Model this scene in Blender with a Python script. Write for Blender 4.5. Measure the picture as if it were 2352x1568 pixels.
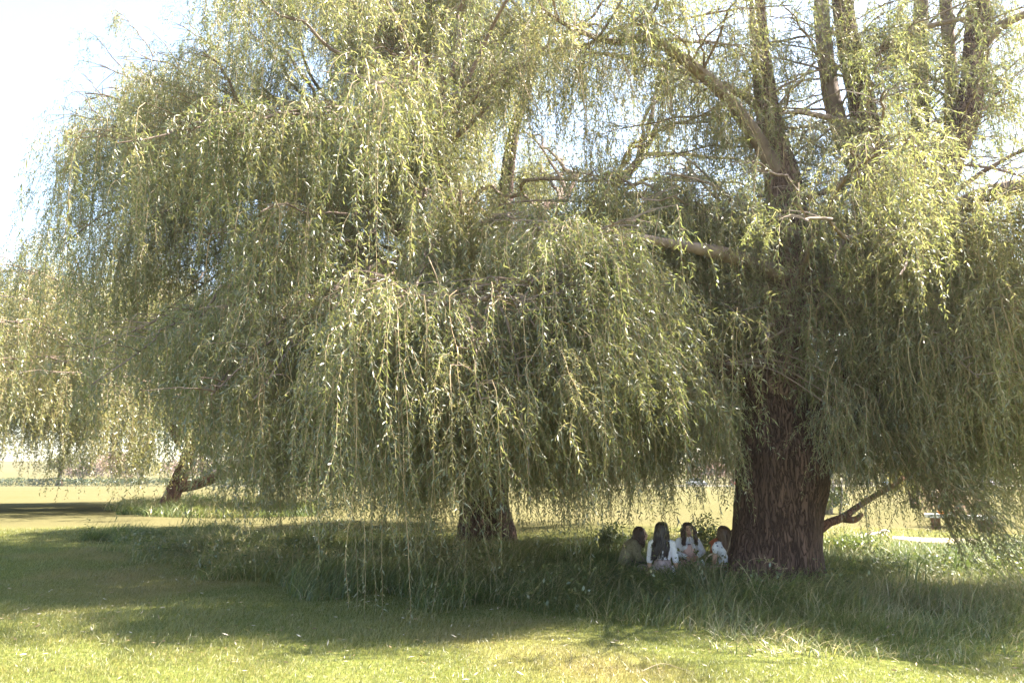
import bpy, math, random
import numpy as np
from mathutils import Vector, Matrix, noise

for o in list(bpy.data.objects):
    bpy.data.objects.remove(o, do_unlink=True)
scene = bpy.context.scene
COL = scene.collection
R = math.radians

# ------------------------------------------------------------------ camera, sky, sun, exposure
CAM_H, PITCH, FPX = 1.7, 9.7, 1698.0          # focal length in pixels of a 2352 px wide frame
cam_d = bpy.data.cameras.new("camera")
cam_d.sensor_width = 36.0
cam_d.lens = 36.0 * FPX / 2352.0
cam_d.clip_start, cam_d.clip_end = 0.05, 4000.0
cam = bpy.data.objects.new("camera", cam_d)
cam.location = (0, 0, CAM_H)
cam.rotation_euler = (R(90 + PITCH), 0, 0)
COL.objects.link(cam)
scene.camera = cam

SUN_EL, SUN_AZ = 57.0, 73.0                    # azimuth clockwise from +Y
world = bpy.data.worlds.new("World")
scene.world = world
world.use_nodes = True
wn = world.node_tree
wn.nodes.clear()
sky = wn.nodes.new("ShaderNodeTexSky")
sky.sky_type = 'NISHITA'
sky.sun_disc = False
sky.sun_elevation = R(SUN_EL)
sky.sun_rotation = R(SUN_AZ)
sky.air_density, sky.dust_density, sky.ozone_density = 1.0, .5, 1.0
bg = wn.nodes.new("ShaderNodeBackground")
bg.inputs["Strength"].default_value = 0.066
wo = wn.nodes.new("ShaderNodeOutputWorld")
warm = wn.nodes.new("ShaderNodeMix")          # a dusty, slightly warm sky
warm.data_type = 'RGBA'
warm.blend_type = 'MULTIPLY'
warm.inputs[0].default_value = 1.0
warm.inputs[7].default_value = (1.0, .97, .92, 1)
wn.links.new(sky.outputs[0], warm.inputs[6])
wn.links.new(warm.outputs[2], bg.inputs[0])
wn.links.new(bg.outputs[0], wo.inputs[0])

sun_d = bpy.data.lights.new("sun", 'SUN')
sun_d.energy = 4.6
sun_d.angle = R(0.6)
sun_d.color = (1.0, 0.93, 0.80)
sun = bpy.data.objects.new("sun", sun_d)
sdir = Vector((math.sin(R(SUN_AZ)) * math.cos(R(SUN_EL)), math.cos(R(SUN_AZ)) * math.cos(R(SUN_EL)), math.sin(R(SUN_EL))))
sun.rotation_euler = sdir.to_track_quat('Z', 'Y').to_euler()
COL.objects.link(sun)

vs = scene.view_settings
scene.display_settings.display_device = 'sRGB'
vs.view_transform = 'Standard'
vs.look = 'None'
vs.gamma = 1.0
vs.use_curve_mapping = False
vs.exposure = 3.22
cy = scene.cycles
cy.max_bounces = 10
cy.diffuse_bounces = 5
cy.glossy_bounces = 2
cy.transmission_bounces = 8
cy.transparent_max_bounces = 8
cy.caustics_reflective = False
cy.caustics_refractive = False
cy.sample_clamp_indirect = 6.0
cy.use_denoising = True
cy.use_adaptive_sampling = False

# ------------------------------------------------------------------ helpers
CP, SP = math.cos(R(PITCH)), math.sin(R(PITCH))

def P(u, v, Y):
    """the point at depth Y that stands where the photo shows (u, v) of its 2352 px wide view"""
    x, y = (u - 1176) / FPX, (784 - v) / FPX
    d = np.array([x, CP - y * SP, SP + y * CP])
    return np.array([0, 0, CAM_H]) + d * (Y / d[1])

def gz(x, y):
    x = np.asarray(x, float); y = np.asarray(y, float)
    s = np.clip((y - 26) / 126, 0, 1)
    t = np.clip((y - 170) / 260, 0, 1)
    z = -1.9 * s + (6.0 - 0.006 * np.clip(x, -400, 400)) * t ** 1.2
    near = np.clip((60 - y) / 40, 0, 1)
    z = z + near * (0.028 * np.sin(x * 0.9 + 1.3 * np.sin(y * 0.53)) + 0.024 * np.sin(y * 1.17 + x * 0.31) + 0.03 * np.sin(x * .33 + y * .27))
    return z

def G(u, v):
    """the ground point seen at (u, v)"""
    lo, hi = 2.0, 600.0
    for _ in range(60):
        m = (lo + hi) / 2
        p = P(u, v, m)
        if p[2] > gz(p[0], p[1]): lo = m
        else: hi = m
    return P(u, v, lo)

def mesh_obj(name, V, Q, mats, midx=None, rnd=None, parent=None, smooth=False, T=None, link=True):
    """one mesh object from vertices V, quads Q (n,4) and optional triangles T"""
    V = np.asarray(V, np.float32)
    Q = np.zeros((0, 4), np.int32) if Q is None else np.asarray(Q, np.int32)
    T = np.zeros((0, 3), np.int32) if T is None else np.asarray(T, np.int32)
    me = bpy.data.meshes.new(name)
    me.vertices.add(len(V))
    me.vertices.foreach_set("co", V.ravel())
    idx = np.concatenate([Q.ravel(), T.ravel()])
    me.loops.add(len(idx))
    me.loops.foreach_set("vertex_index", idx)
    n = len(Q) + len(T)
    me.polygons.add(n)
    st = np.concatenate([np.arange(len(Q)) * 4, len(Q) * 4 + np.arange(len(T)) * 3]).astype(np.int32)
    me.polygons.foreach_set("loop_start", st)
    for m in (mats if isinstance(mats, (list, tuple)) else [mats]):
        me.materials.append(m)
    if midx is not None:
        me.polygons.foreach_set("material_index", np.asarray(midx, np.int32))
    me.polygons.foreach_set("use_smooth", np.full(n, bool(smooth)))
    if rnd is not None:
        a = me.attributes.new("rnd", 'FLOAT', 'FACE')
        a.data.foreach_set("value", np.asarray(rnd, np.float32))
    me.update(calc_edges=True)
    o = bpy.data.objects.new(name, me)
    COL.objects.link(o)
    if parent is not None:
        o.parent = parent
        o.matrix_parent_inverse = Matrix.Translation(-Vector(parent.location))
    return o

def thing(name, label, cat, loc=(0, 0, 0), group=None, kind=None):
    o = bpy.data.objects.new(name, None)
    o.empty_display_size = 0.2
    o.location = tuple(float(c) for c in loc)
    COL.objects.link(o)
    return tag(o, label, cat, group, kind)

def tag(o, label=None, cat=None, group=None, kind=None):
    if label: o["label"] = label
    if cat: o["category"] = cat
    if group: o["group"] = group
    if kind: o["kind"] = kind
    return o

class Geo:
    """collects quads into one mesh"""
    def __init__(s): s.V, s.Q, s.M, s.n = [], [], [], 0
    def add(s, V, Q, m=0):
        V = np.asarray(V, float); Q = np.asarray(Q, int)
        s.V.append(V); s.Q.append(Q + s.n); s.M.append(np.full(len(Q), m)); s.n += len(V)
        return s
    def arrays(s): return np.concatenate(s.V), np.concatenate(s.Q), np.concatenate(s.M)
    def build(s, name, mats, parent=None, smooth=True):
        V, Q, M = s.arrays()
        return mesh_obj(name, V, Q, mats, M, parent=parent, smooth=smooth)

def nrm(a):
    a = np.asarray(a, float)
    return a / (np.linalg.norm(a, axis=-1, keepdims=True) + 1e-12)

def smooth_path(pts, n):
    """Catmull-Rom through rows of pts (any columns), n samples"""
    p = np.asarray(pts, float)
    p = np.vstack([2 * p[0] - p[1], p, 2 * p[-1] - p[-2]])
    t = np.linspace(0, len(p) - 3 - 1e-9, n)
    i = t.astype(int); f = (t - i)[:, None]
    a, b, c, d = p[i], p[i + 1], p[i + 2], p[i + 3]
    return 0.5 * (2 * b + (c - a) * f + (2 * a - 5 * b + 4 * c - d) * f ** 2 + (3 * b - a - 3 * c + d) * f ** 3)

def tube(pts, rad, sides=8, rough=0.0, seed=0, freq=3.0, flute=None, cap=True):
    pts = np.asarray(pts, float); rad = np.asarray(rad, float)
    n = len(pts)
    Tn = nrm(np.gradient(pts, axis=0))
    ref = np.array([1.0, 0, 0]) if abs(Tn[0][0]) < 0.8 else np.array([0, 1.0, 0])
    U = np.zeros((n, 3))
    u = nrm(ref - Tn[0] * (ref @ Tn[0]))
    for i in range(n):
        u = nrm(u - Tn[i] * (u @ Tn[i])); U[i] = u
    W = np.cross(Tn, U)
    a = np.arange(sides) * 2 * math.pi / sides
    rr = np.repeat(rad[:, None], sides, 1)
    if flute is not None:
        rr = rr * flute(np.linspace(0, 1, n)[:, None], a[None, :])
    V = pts[:, None, :] + rr[..., None] * (np.cos(a)[None, :, None] * U[:, None, :] + np.sin(a)[None, :, None] * W[:, None, :])
    if rough > 0:
        for i in range(n):
            for j in range(sides):
                q = Vector(V[i, j]) * freq + Vector((seed * 7.1, 0, 0))
                q.z *= 0.35
                k = noise.noise(q) * 0.6 + noise.noise(q * 2.3) * 0.4 + noise.noise(q * 5.1) * 0.22
                out = V[i, j] - pts[i]
                V[i, j] = pts[i] + out * (1 + rough * k)
    V = V.reshape(-1, 3)
    i, j = np.meshgrid(np.arange(n - 1), np.arange(sides), indexing='ij')
    j2 = (j + 1) % sides
    Q = np.stack([i * sides + j, i * sides + j2, (i + 1) * sides + j2, (i + 1) * sides + j], -1).reshape(-1, 4)
    if cap and sides % 2 == 0:
        cq = []
        for base, flip in ((0, True), ((n - 1) * sides, False)):
            for k in range(1, sides // 2):
                q = [base + k - 1 if k > 1 else base, base + k, base + sides - k - 1, base + (sides - k) % sides]
                if k == 1: q = [base + 0, base + 1, base + sides - 2, base + sides - 1]
                cq.append(q[::-1] if flip else q)
        Q = np.vstack([Q, np.array(cq)])
    return V, Q

def box(c, s, rz=0.0):
    c = np.asarray(c, float); h = np.asarray(s, float) / 2
    V = np.array([[x, y, z] for z in (-1, 1) for y in (-1, 1) for x in (-1, 1)], float) * h
    ca, sa = math.cos(rz), math.sin(rz)
    V = V @ np.array([[ca, sa, 0], [-sa, ca, 0], [0, 0, 1]])
    Q = [[0, 2, 3, 1], [4, 5, 7, 6], [0, 1, 5, 4], [2, 6, 7, 3], [0, 4, 6, 2], [1, 3, 7, 5]]
    return V + c, np.array(Q)

def ellipsoid(c, r, seg=14, rings=9, rot=None):
    th = np.linspace(0.02, math.pi - 0.02, rings); ph = np.arange(seg) * 2 * math.pi / seg
    V = np.stack([np.outer(np.sin(th), np.cos(ph)), np.outer(np.sin(th), np.sin(ph)), np.outer(np.cos(th), np.ones(seg))], -1).reshape(-1, 3) * np.asarray(r, float)
    if rot is not None: V = V @ np.asarray(rot).T
    i, j = np.meshgrid(np.arange(rings - 1), np.arange(seg), indexing='ij'); j2 = (j + 1) % seg
    Q = np.stack([i * seg + j, (i + 1) * seg + j, (i + 1) * seg + j2, i * seg + j2], -1).reshape(-1, 4)
    cq = []
    for base, flip in ((0, False), ((rings - 1) * seg, True)):
        for k in range(1, seg // 2):
            q = [base + k - 1 if k > 1 else base, base + k, base + seg - k - 1, base + (seg - k) % seg]
            if k == 1: q = [base, base + 1, base + seg - 2, base + seg - 1]
            cq.append(q[::-1] if flip else q)
    return V + np.asarray(c, float), np.vstack([Q, np.array(cq)])

# ------------------------------------------------------------------ materials
def new_mat(name):
    m = bpy.data.materials.new(name); m.use_nodes = True
    m.node_tree.nodes.clear()
    return m, m.node_tree.nodes, m.node_tree.links

def ramp(N, stops):
    r = N.new("ShaderNodeValToRGB")
    e = r.color_ramp.elements
    while len(e) < len(stops): e.new(0.5)
    for k, (p, c) in enumerate(stops):
        e[k].position = p; e[k].color = (*c, 1)
    return r

def mixrgb(N, L, fac, a, b, mode='MIX'):
    m = N.new("ShaderNodeMix"); m.data_type = 'RGBA'; m.blend_type = mode
    for s, v in ((0, fac), (6, a), (7, b)):
        if hasattr(v, 'node'): L.new(v, m.inputs[s])
        elif isinstance(v, (tuple, list)): m.inputs[s].default_value = (*v, 1)
        else: m.inputs[s].default_value = v
    return m.outputs[2]

def leaf_mat(name, stops, tstops, tr=0.45, gloss=0.10, rough=0.38, pos_noise=None):
    """thin leaf: diffuse + translucent + a little gloss, tinted per face by 'rnd'"""
    m, N, L = new_mat(name)
    at = N.new("ShaderNodeAttribute"); at.attribute_name = "rnd"
    ra, rb = ramp(N, stops), ramp(N, tstops)
    L.new(at.outputs["Fac"], ra.inputs[0]); L.new(at.outputs["Fac"], rb.inputs[0])
    ca, cb = ra.outputs[0], rb.outputs[0]
    if pos_noise:
        scale, col, tcol, lo, hi = pos_noise
        g = N.new("ShaderNodeNewGeometry")
        nz = N.new("ShaderNodeTexNoise"); nz.inputs["Scale"].default_value = scale; nz.inputs["Detail"].default_value = 3
        mp = N.new("ShaderNodeVectorMath"); mp.operation = 'MULTIPLY'; mp.inputs[1].default_value = (1, 1, 0)
        L.new(g.outputs["Position"], mp.inputs[0]); L.new(mp.outputs[0], nz.inputs["Vector"])
        mr = N.new("ShaderNodeMapRange"); mr.inputs[1].default_value = lo; mr.inputs[2].default_value = hi
        L.new(nz.outputs[0], mr.inputs[0])
        ca = mixrgb(N, L, mr.outputs[0], ca, col); cb = mixrgb(N, L, mr.outputs[0], cb, tcol)
    d = N.new("ShaderNodeBsdfDiffuse"); t = N.new("ShaderNodeBsdfTranslucent"); gl = N.new("ShaderNodeBsdfGlossy")
    gl.inputs["Roughness"].default_value = rough; gl.inputs["Color"].default_value = (1, 1, 1, 1)
    L.new(ca, d.inputs[0]); L.new(cb, t.inputs[0])
    x = N.new("ShaderNodeMixShader"); x.inputs[0].default_value = tr
    L.new(d.outputs[0], x.inputs[1]); L.new(t.outputs[0], x.inputs[2])
    y = N.new("ShaderNodeMixShader"); y.inputs[0].default_value = gloss
    L.new(x.outputs[0], y.inputs[1]); L.new(gl.outputs[0], y.inputs[2])
    o = N.new("ShaderNodeOutputMaterial"); L.new(y.outputs[0], o.inputs[0])
    return m

def surf_mat(name, stops, scale=4.0, stretch=(1, 1, 1), rough=0.8, bump=0.0, bscale=None, detail=6.0, metallic=0.0, spec=0.3, coat=0.0, kind='noise'):
    """opaque surface, colour varied by noise in object space, optional bump"""
    m, N, L = new_mat(name)
    tc = N.new("ShaderNodeTexCoord")
    mp = N.new("ShaderNodeVectorMath"); mp.operation = 'MULTIPLY'; mp.inputs[1].default_value = stretch
    L.new(tc.outputs["Object"], mp.inputs[0])
    nz = N.new("ShaderNodeTexNoise"); nz.inputs["Scale"].default_value = scale; nz.inputs["Detail"].default_value = detail; nz.inputs["Roughness"].default_value = 0.65
    L.new(mp.outputs[0], nz.inputs["Vector"])
    r = ramp(N, stops); L.new(nz.outputs[0], r.inputs[0])
    p = N.new("ShaderNodeBsdfPrincipled")
    L.new(r.outputs[0], p.inputs["Base Color"])
    p.inputs["Roughness"].default_value = rough; p.inputs["Metallic"].default_value = metallic
    p.inputs["Specular IOR Level"].default_value = spec; p.inputs["Coat Weight"].default_value = coat
    if bump > 0:
        b = N.new("ShaderNodeBump"); b.inputs["Distance"].default_value = bump; b.inputs["Strength"].default_value = 1.0
        if kind == 'bark':
            vo = N.new("ShaderNodeTexNoise")          # furrows where two noises cross their middle value
            vo.inputs["Scale"].default_value = bscale or scale; vo.inputs["Detail"].default_value = 3; vo.inputs["Distortion"].default_value = .6
            L.new(mp.outputs[0], vo.inputs["Vector"])
            sb = N.new("ShaderNodeMath"); sb.operation = 'SUBTRACT'; sb.inputs[1].default_value = .5; L.new(vo.outputs[0], sb.inputs[0])
            ab = N.new("ShaderNodeMath"); ab.operation = 'ABSOLUTE'; L.new(sb.outputs[0], ab.inputs[0])
            mr = N.new("ShaderNodeMapRange"); mr.inputs[2].default_value = .075
            L.new(ab.outputs[0], mr.inputs[0])
            ad = N.new("ShaderNodeMath"); ad.operation = 'MULTIPLY_ADD'; ad.inputs[1].default_value = 0.6
            L.new(nz.outputs[0], ad.inputs[0]); L.new(mr.outputs[0], ad.inputs[2])
            L.new(ad.outputs[0], b.inputs["Height"])
            c2 = mixrgb(N, L, mr.outputs[0], stops[0][1], r.outputs[0]); L.new(c2, p.inputs["Base Color"])
        else:
            n2 = N.new("ShaderNodeTexNoise"); n2.inputs["Scale"].default_value = bscale or scale * 3; n2.inputs["Detail"].default_value = 5
            L.new(mp.outputs[0], n2.inputs["Vector"]); L.new(n2.outputs[0], b.inputs["Height"])
        L.new(b.outputs[0], p.inputs["Normal"])
    o = N.new("ShaderNodeOutputMaterial"); L.new(p.outputs[0], o.inputs[0])
    return m

def plain(name, c, rough=0.6, var=0.12, scale=25, **k):
    lo = tuple(max(0, x * (1 - var)) for x in c); hi = tuple(min(1, x * (1 + var)) for x in c)
    return surf_mat(name, [(0.3, lo), (0.7, hi)], scale=scale, rough=rough, **k)

M_WILLOW = leaf_mat("willow_leaf",
    [(0, (.045, .065, .025)), (.5, (.105, .122, .050)), (.85, (.22, .205, .098)), (1, (.30, .245, .13))],
    [(0, (.155, .195, .045)), (.5, (.27, .29, .080)), (1, (.43, .37, .15))], tr=.48, gloss=.065, rough=.42)
M_WILLOW_FAR = leaf_mat("far_willow_leaf",
    [(0, (.09, .11, .04)), (.5, (.15, .16, .06)), (1, (.22, .19, .08))],
    [(0, (.17, .20, .05)), (.5, (.27, .27, .08)), (1, (.38, .32, .12))], tr=.48, gloss=.045, rough=.4)
M_TWIG = surf_mat("willow_twig", [(.3, (.20, .14, .08)), (.7, (.38, .28, .17))], scale=6, rough=.7)
M_BRANCH = surf_mat("willow_branch_bark", [(.3, (.11, .075, .062)), (.7, (.27, .20, .165))], scale=5, stretch=(1, 1, .4), rough=.85, bump=.01, bscale=14)
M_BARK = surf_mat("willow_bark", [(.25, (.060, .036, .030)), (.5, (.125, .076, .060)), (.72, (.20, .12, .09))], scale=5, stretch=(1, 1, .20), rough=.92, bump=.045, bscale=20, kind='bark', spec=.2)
M_LIMB = surf_mat("lightened_limb_bark", [(.25, (.09, .055, .045)), (.5, (.19, .12, .097)), (.72, (.30, .20, .16))], scale=5, stretch=(1, 1, .20), rough=.9, bump=.035, bscale=20, kind='bark', spec=.2)  # sun and glare veil put into the bark colour, over naturally paler upper bark
M_BARK2 = surf_mat("reddish_bark", [(.25, (.09, .045, .036)), (.55, (.22, .115, .085)), (.75, (.36, .21, .16))], scale=3, stretch=(1, 1, .35), rough=.9, bump=.03, bscale=9, kind='bark', spec=.2)
M_BLEACH = surf_mat("bleached_wood", [(.3, (.38, .31, .25)), (.7, (.60, .52, .44))], scale=9, stretch=(.3, 1, 1), rough=.8, bump=.006, bscale=40)

GN = (.22, (.24, .18, .07), (.28, .22, .07), .50, .68)
M_LAWN_BLADE = leaf_mat("lawn_blade",
    [(0, (.098, .116, .030)), (.6, (.172, .174, .052)), (.9, (.27, .23, .08)), (1, (.36, .29, .13))],
    [(0, (.165, .195, .030)), (.6, (.255, .265, .052)), (1, (.36, .31, .09))], tr=.45, gloss=.05, rough=.45, pos_noise=GN)
M_TALL = leaf_mat("tall_grass_blade",
    [(0, (.065, .095, .032)), (.45, (.13, .155, .050)), (.72, (.22, .20, .08)), (.88, (.33, .27, .14)), (1, (.44, .37, .21))],
    [(0, (.10, .16, .03)), (.5, (.18, .23, .04)), (.8, (.26, .26, .05)), (1, (.38, .32, .13))], tr=.42, gloss=.035, rough=.45)

# ------------------------------------------------------------------ the ground
def ground_mat():
    m, N, L = new_mat("lawn_ground")
    g = N.new("ShaderNodeNewGeometry")
    mp = N.new("ShaderNodeVectorMath"); mp.operation = 'MULTIPLY'; mp.inputs[1].default_value = (1, 1, 0)
    L.new(g.outputs["Position"], mp.inputs[0])
    def nz(scale, detail=4, rough=.6):
        n = N.new("ShaderNodeTexNoise"); n.inputs["Scale"].default_value = scale
        n.inputs["Detail"].default_value = detail; n.inputs["Roughness"].default_value = rough
        L.new(mp.outputs[0], n.inputs["Vector"]); return n.outputs[0]
    fine = ramp(N, [(.3, (.065, .085, .022)), (.5, (.12, .135, .038)), (.7, (.21, .18, .065))])
    L.new(nz(16, 8, .75), fine.inputs[0])
    pr = N.new("ShaderNodeMapRange"); pr.inputs[1].default_value = .50; pr.inputs[2].default_value = .68
    L.new(nz(.22, 3), pr.inputs[0])
    c = mixrgb(N, L, pr.outputs[0], fine.outputs[0], (.21, .18, .07))
    # broad far-field patches, sunlit gold of backlit grass put into the colour
    br = ramp(N, [(.35, (.062, .060, .025)), (.55, (.088, .077, .038)), (.72, (.118, .095, .056))])
    L.new(nz(.05, 6, .7), br.inputs[0])
    sx = N.new("ShaderNodeSeparateXYZ"); L.new(g.outputs["Position"], sx.inputs[0])
    fr = N.new("ShaderNodeMapRange"); fr.inputs[1].default_value = 15; fr.inputs[2].default_value = 23
    L.new(sx.outputs[1], fr.inputs[0])
    sp = N.new("ShaderNodeMapRange"); sp.inputs[1].default_value = .35; sp.inputs[2].default_value = .7
    L.new(nz(5, 8, .8), sp.inputs[0])
    far = mixrgb(N, L, sp.outputs[0], br.outputs[0], (.103, .093, .044))
    c = mixrgb(N, L, fr.outputs[0], c, far)
    b = N.new("ShaderNodeBump"); b.inputs["Distance"].default_value = .05; b.inputs["Strength"].default_value = .7
    L.new(nz(20, 8, .8), b.inputs["Height"])
    d = N.new("ShaderNodeBsdfDiffuse"); L.new(c, d.inputs[0]); L.new(b.outputs[0], d.inputs["Normal"])
    o = N.new("ShaderNodeOutputMaterial"); L.new(d.outputs[0], o.inputs[0])
    return m

def axis(lo, hi, fine_lo, fine_hi, step, grow=1.12):
    a = list(np.arange(fine_lo, fine_hi + 1e-6, step)); s = step
    while a[-1] < hi: s *= grow; a.append(a[-1] + s)
    s = step; b = [a[0]]
    while b[-1] > lo: s *= grow; b.append(b[-1] - s)
    return np.array(b[:0:-1] + a)

gx, gy = axis(-520, 520, -24, 24, .4), axis(-90, 640, 1, 40, .4)
XX, YY = np.meshgrid(gx, gy, indexing='ij')
nx, ny = XX.shape
ii, jj = np.meshgrid(np.arange(nx - 1), np.arange(ny - 1), indexing='ij')
gq = np.stack([ii * ny + jj, (ii + 1) * ny + jj, (ii + 1) * ny + jj + 1, ii * ny + jj + 1], -1).reshape(-1, 4)
lawn = mesh_obj("lawn", np.stack([XX, YY, gz(XX, YY)], -1).reshape(-1, 3), gq, ground_mat(), smooth=True)
tag(lawn, "park lawn running from the mown foreground to the far hedges", "lawn", kind="structure")

def sheet(poly_uv, up):
    """ground-hugging strip between two pixel rows given as pairs (near, far)"""
    V, Q = [], []
    for a, b in poly_uv:
        for k in range(4):
            p = G(*a) * (1 - k / 3) + G(*b) * (k / 3); p[2] = float(gz(p[0], p[1])) + up; V.append(p)
    n = len(poly_uv)
    for i in range(n - 1):
        for k in range(3): Q.append([i * 4 + k, (i + 1) * 4 + k, (i + 1) * 4 + k + 1, i * 4 + k + 1])
    return np.array(V), np.array(Q)

M_DIRT = surf_mat("pale_dirt", [(.3, (.30, .22, .16)), (.7, (.46, .36, .27))], scale=3, rough=.95, bump=.02, bscale=12)
V, Q = sheet([((2050, 1238), (2050, 1232)), ((2130, 1247), (2130, 1236)), ((2220, 1252), (2220, 1238)), ((2300, 1257), (2300, 1242)), ((2400, 1263), (2400, 1247)), ((2560, 1275), (2560, 1258))], .02)
tag(mesh_obj("dirt_path", V, Q, M_DIRT, smooth=True), "worn strip of pale pinkish dirt behind the tall grass at right", "path", kind="structure")
rd = []
for x in np.linspace(-60, 220, 57):
    for y in (148.5, 150, 153, 156): rd.append([x, y, float(gz(x, y)) + .05])
rq = [[i * 4 + k, (i + 1) * 4 + k, (i + 1) * 4 + k + 1, i * 4 + k + 1] for i in range(56) for k in range(3)]
M_ROAD = surf_mat("pale_road", [(.3, (.12, .11, .09)), (.7, (.17, .15, .13))], scale=1.5, rough=.9)
tag(mesh_obj("road", np.array(rd), np.array(rq), M_ROAD, smooth=True), "pale car park road along the far edge of the field", "road", kind="structure")

# ------------------------------------------------------------------ grass
rs = np.random.default_rng(11)

def field_noise(x, y, scale, seed):
    """smooth value noise, vectorised"""
    g = np.random.default_rng(seed).random((128, 128))
    fx, fy = x * scale + 50.3, y * scale + 50.7
    i, j = np.floor(fx).astype(int), np.floor(fy).astype(int)
    a, b = fx - i, fy - j
    a, b = a * a * (3 - 2 * a), b * b * (3 - 2 * b)
    w = lambda p, q: g[p % 128, q % 128]
    return (w(i, j) * (1 - a) + w(i + 1, j) * a) * (1 - b) + (w(i, j + 1) * (1 - a) + w(i + 1, j + 1) * a) * b

def blades(x, y, h, w, lean, az, seg, rnd, name, mat, label, z0=None):
    """arching grass blades as strips of seg quads"""
    n = len(x)
    z = gz(x, y) if z0 is None else z0
    fa = rs.random(n) * 2 * math.pi
    ca, sa, cf, sf = np.cos(az), np.sin(az), np.cos(fa), np.sin(fa)
    rows = []
    for k in range(seg + 1):
        t = k / seg
        out = lean * h * t ** 1.8
        up = h * (t - .38 * np.clip(lean, 0, 1.6) * t ** 2.6)
        ww = w * (1 - t ** 1.5 * .9) / 2
        cx, cy_, cz = x + ca * out, y + sa * out, z - .01 + up
        rows.append(np.stack([np.stack([cx - cf * ww, cy_ - sf * ww, cz], -1), np.stack([cx + cf * ww, cy_ + sf * ww, cz], -1)], 1))
    V = np.stack(rows, 1).reshape(-1, 3)
    base = (np.arange(n) * (seg + 1) * 2)[:, None]
    Q = np.concatenate([np.stack([base + 2 * k, base + 2 * k + 1, base + 2 * k + 3, base + 2 * k + 2], -1) for k in range(seg)], 1).reshape(-1, 4)
    o = mesh_obj(name, V, Q, mat, rnd=np.repeat(rnd, seg))
    return tag(o, label, "grass", kind="stuff")

def inpoly(x, y, poly):
    c = np.zeros(len(x), bool); n = len(poly)
    for i in range(n):
        x1, y1 = poly[i]; x2, y2 = poly[(i + 1) % n]
        k = ((y1 > y) != (y2 > y)) & (x < (x2 - x1) * (y - y1) / (y2 - y1 + 1e-12) + x1)
        c ^= k
    return c

front = [(200, 1236), (330, 1292), (450, 1318), (620, 1352), (900, 1384), (1180, 1408), (1500, 1447), (1750, 1488), (1950, 1505), (2150, 1512), (2352, 1520), (2700, 1545)]
back = [(2700, 1262), (2352, 1258), (2150, 1254), (1900, 1252), (1500, 1258), (1300, 1256), (1000, 1250), (700, 1236), (450, 1226), (250, 1228)]
TALL = [tuple(G(u, v)[:2]) for u, v in front + back]

def in_tall(x, y, soft=.5):
    jx = (field_noise(x, y, 1.1, 5) - .5) * 2 * soft; jy = (field_noise(x, y, 1.3, 6) - .5) * 3 * soft
    return inpoly(x + jx, y + jy, TALL)

# mown lawn, dense near the camera and thinning away
N0 = 450000
yy = 5.2 * (21 / 5.2) ** rs.random(N0)
xx = (rs.random(N0) * 2 - 1) * (.80 * yy + 1.2)
keep = ~in_tall(xx, yy)
xx, yy = xx[keep], yy[keep]
cl = field_noise(xx, yy, 2.2, 1) * .6 + field_noise(xx, yy, .6, 2) * .4
hh = (.030 + .055 * cl ** 1.6) * (.6 + .8 * rs.random(len(xx))) * (1 + .25 * np.clip((yy - 8) / 10, 0, 1.5))
tl = rs.random(len(xx)) < .012
hh[tl] *= 2.2
ww = .0045 * (1 + .10 * (yy - 6))
blades(xx, yy, hh, ww, .2 + .9 * rs.random(len(xx)), rs.normal(.2, 1.6, len(xx)), 2, np.clip(rs.random(len(xx)) * .8 + (cl - .45) * .5, 0, 1),
       "mown_grass", M_LAWN_BLADE, "short mown grass of the dappled lawn in front of the tall grass")

# unmown grass under the willows
def tall_patch(n, xlo, xhi, ylo, yhi, inside, hmul, name, label, wmul=1.0):
    x = xlo + (xhi - xlo) * rs.random(n * 3); y = ylo + (yhi - ylo) * rs.random(n * 3)
    # gather into tufts
    tx = np.round(x / .16) * .16; ty = np.round(y / .16) * .16
    k = .62 + .3 * rs.random(len(x))
    x = x + (tx - x) * k * .5 + .05 * rs.normal(size=len(x)); y = y + (ty - y) * k * .5 + .05 * rs.normal(size=len(y))
    ok = inside(x, y) & (np.abs(x) < .82 * y + 1.5)
    x, y = x[ok][:n], y[ok][:n]
    m = field_noise(x, y, .55, 21) * .55 + field_noise(x, y, 1.6, 22) * .45
    d = field_noise(x, y, .32, 23)
    h = hmul * (.10 + .85 * m ** 1.5) * (.35 + 1.0 * rs.random(len(x)))
    h = h * np.clip((y - 5.5) / 4.5, .5, 1)
    az = .25 + (field_noise(x, y, .8, 24) - .5) * 5 + rs.normal(0, 1.15, len(x))
    lean = .15 + 1.5 * rs.random(len(x)) + .5 * (field_noise(x, y, .9, 25) - .3)
    r = np.clip(.02 + .55 * rs.random(len(x)) + 1.1 * (d - .40) + .5 * (rs.random(len(x)) < .14), 0, 1)
    w = wmul * (.006 + .010 * rs.random(len(x)) ** 2) * (1 + .04 * (y - 8))
    blades(x, y, h, w, lean, az, 4, r, name, M_TALL, label)

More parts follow.
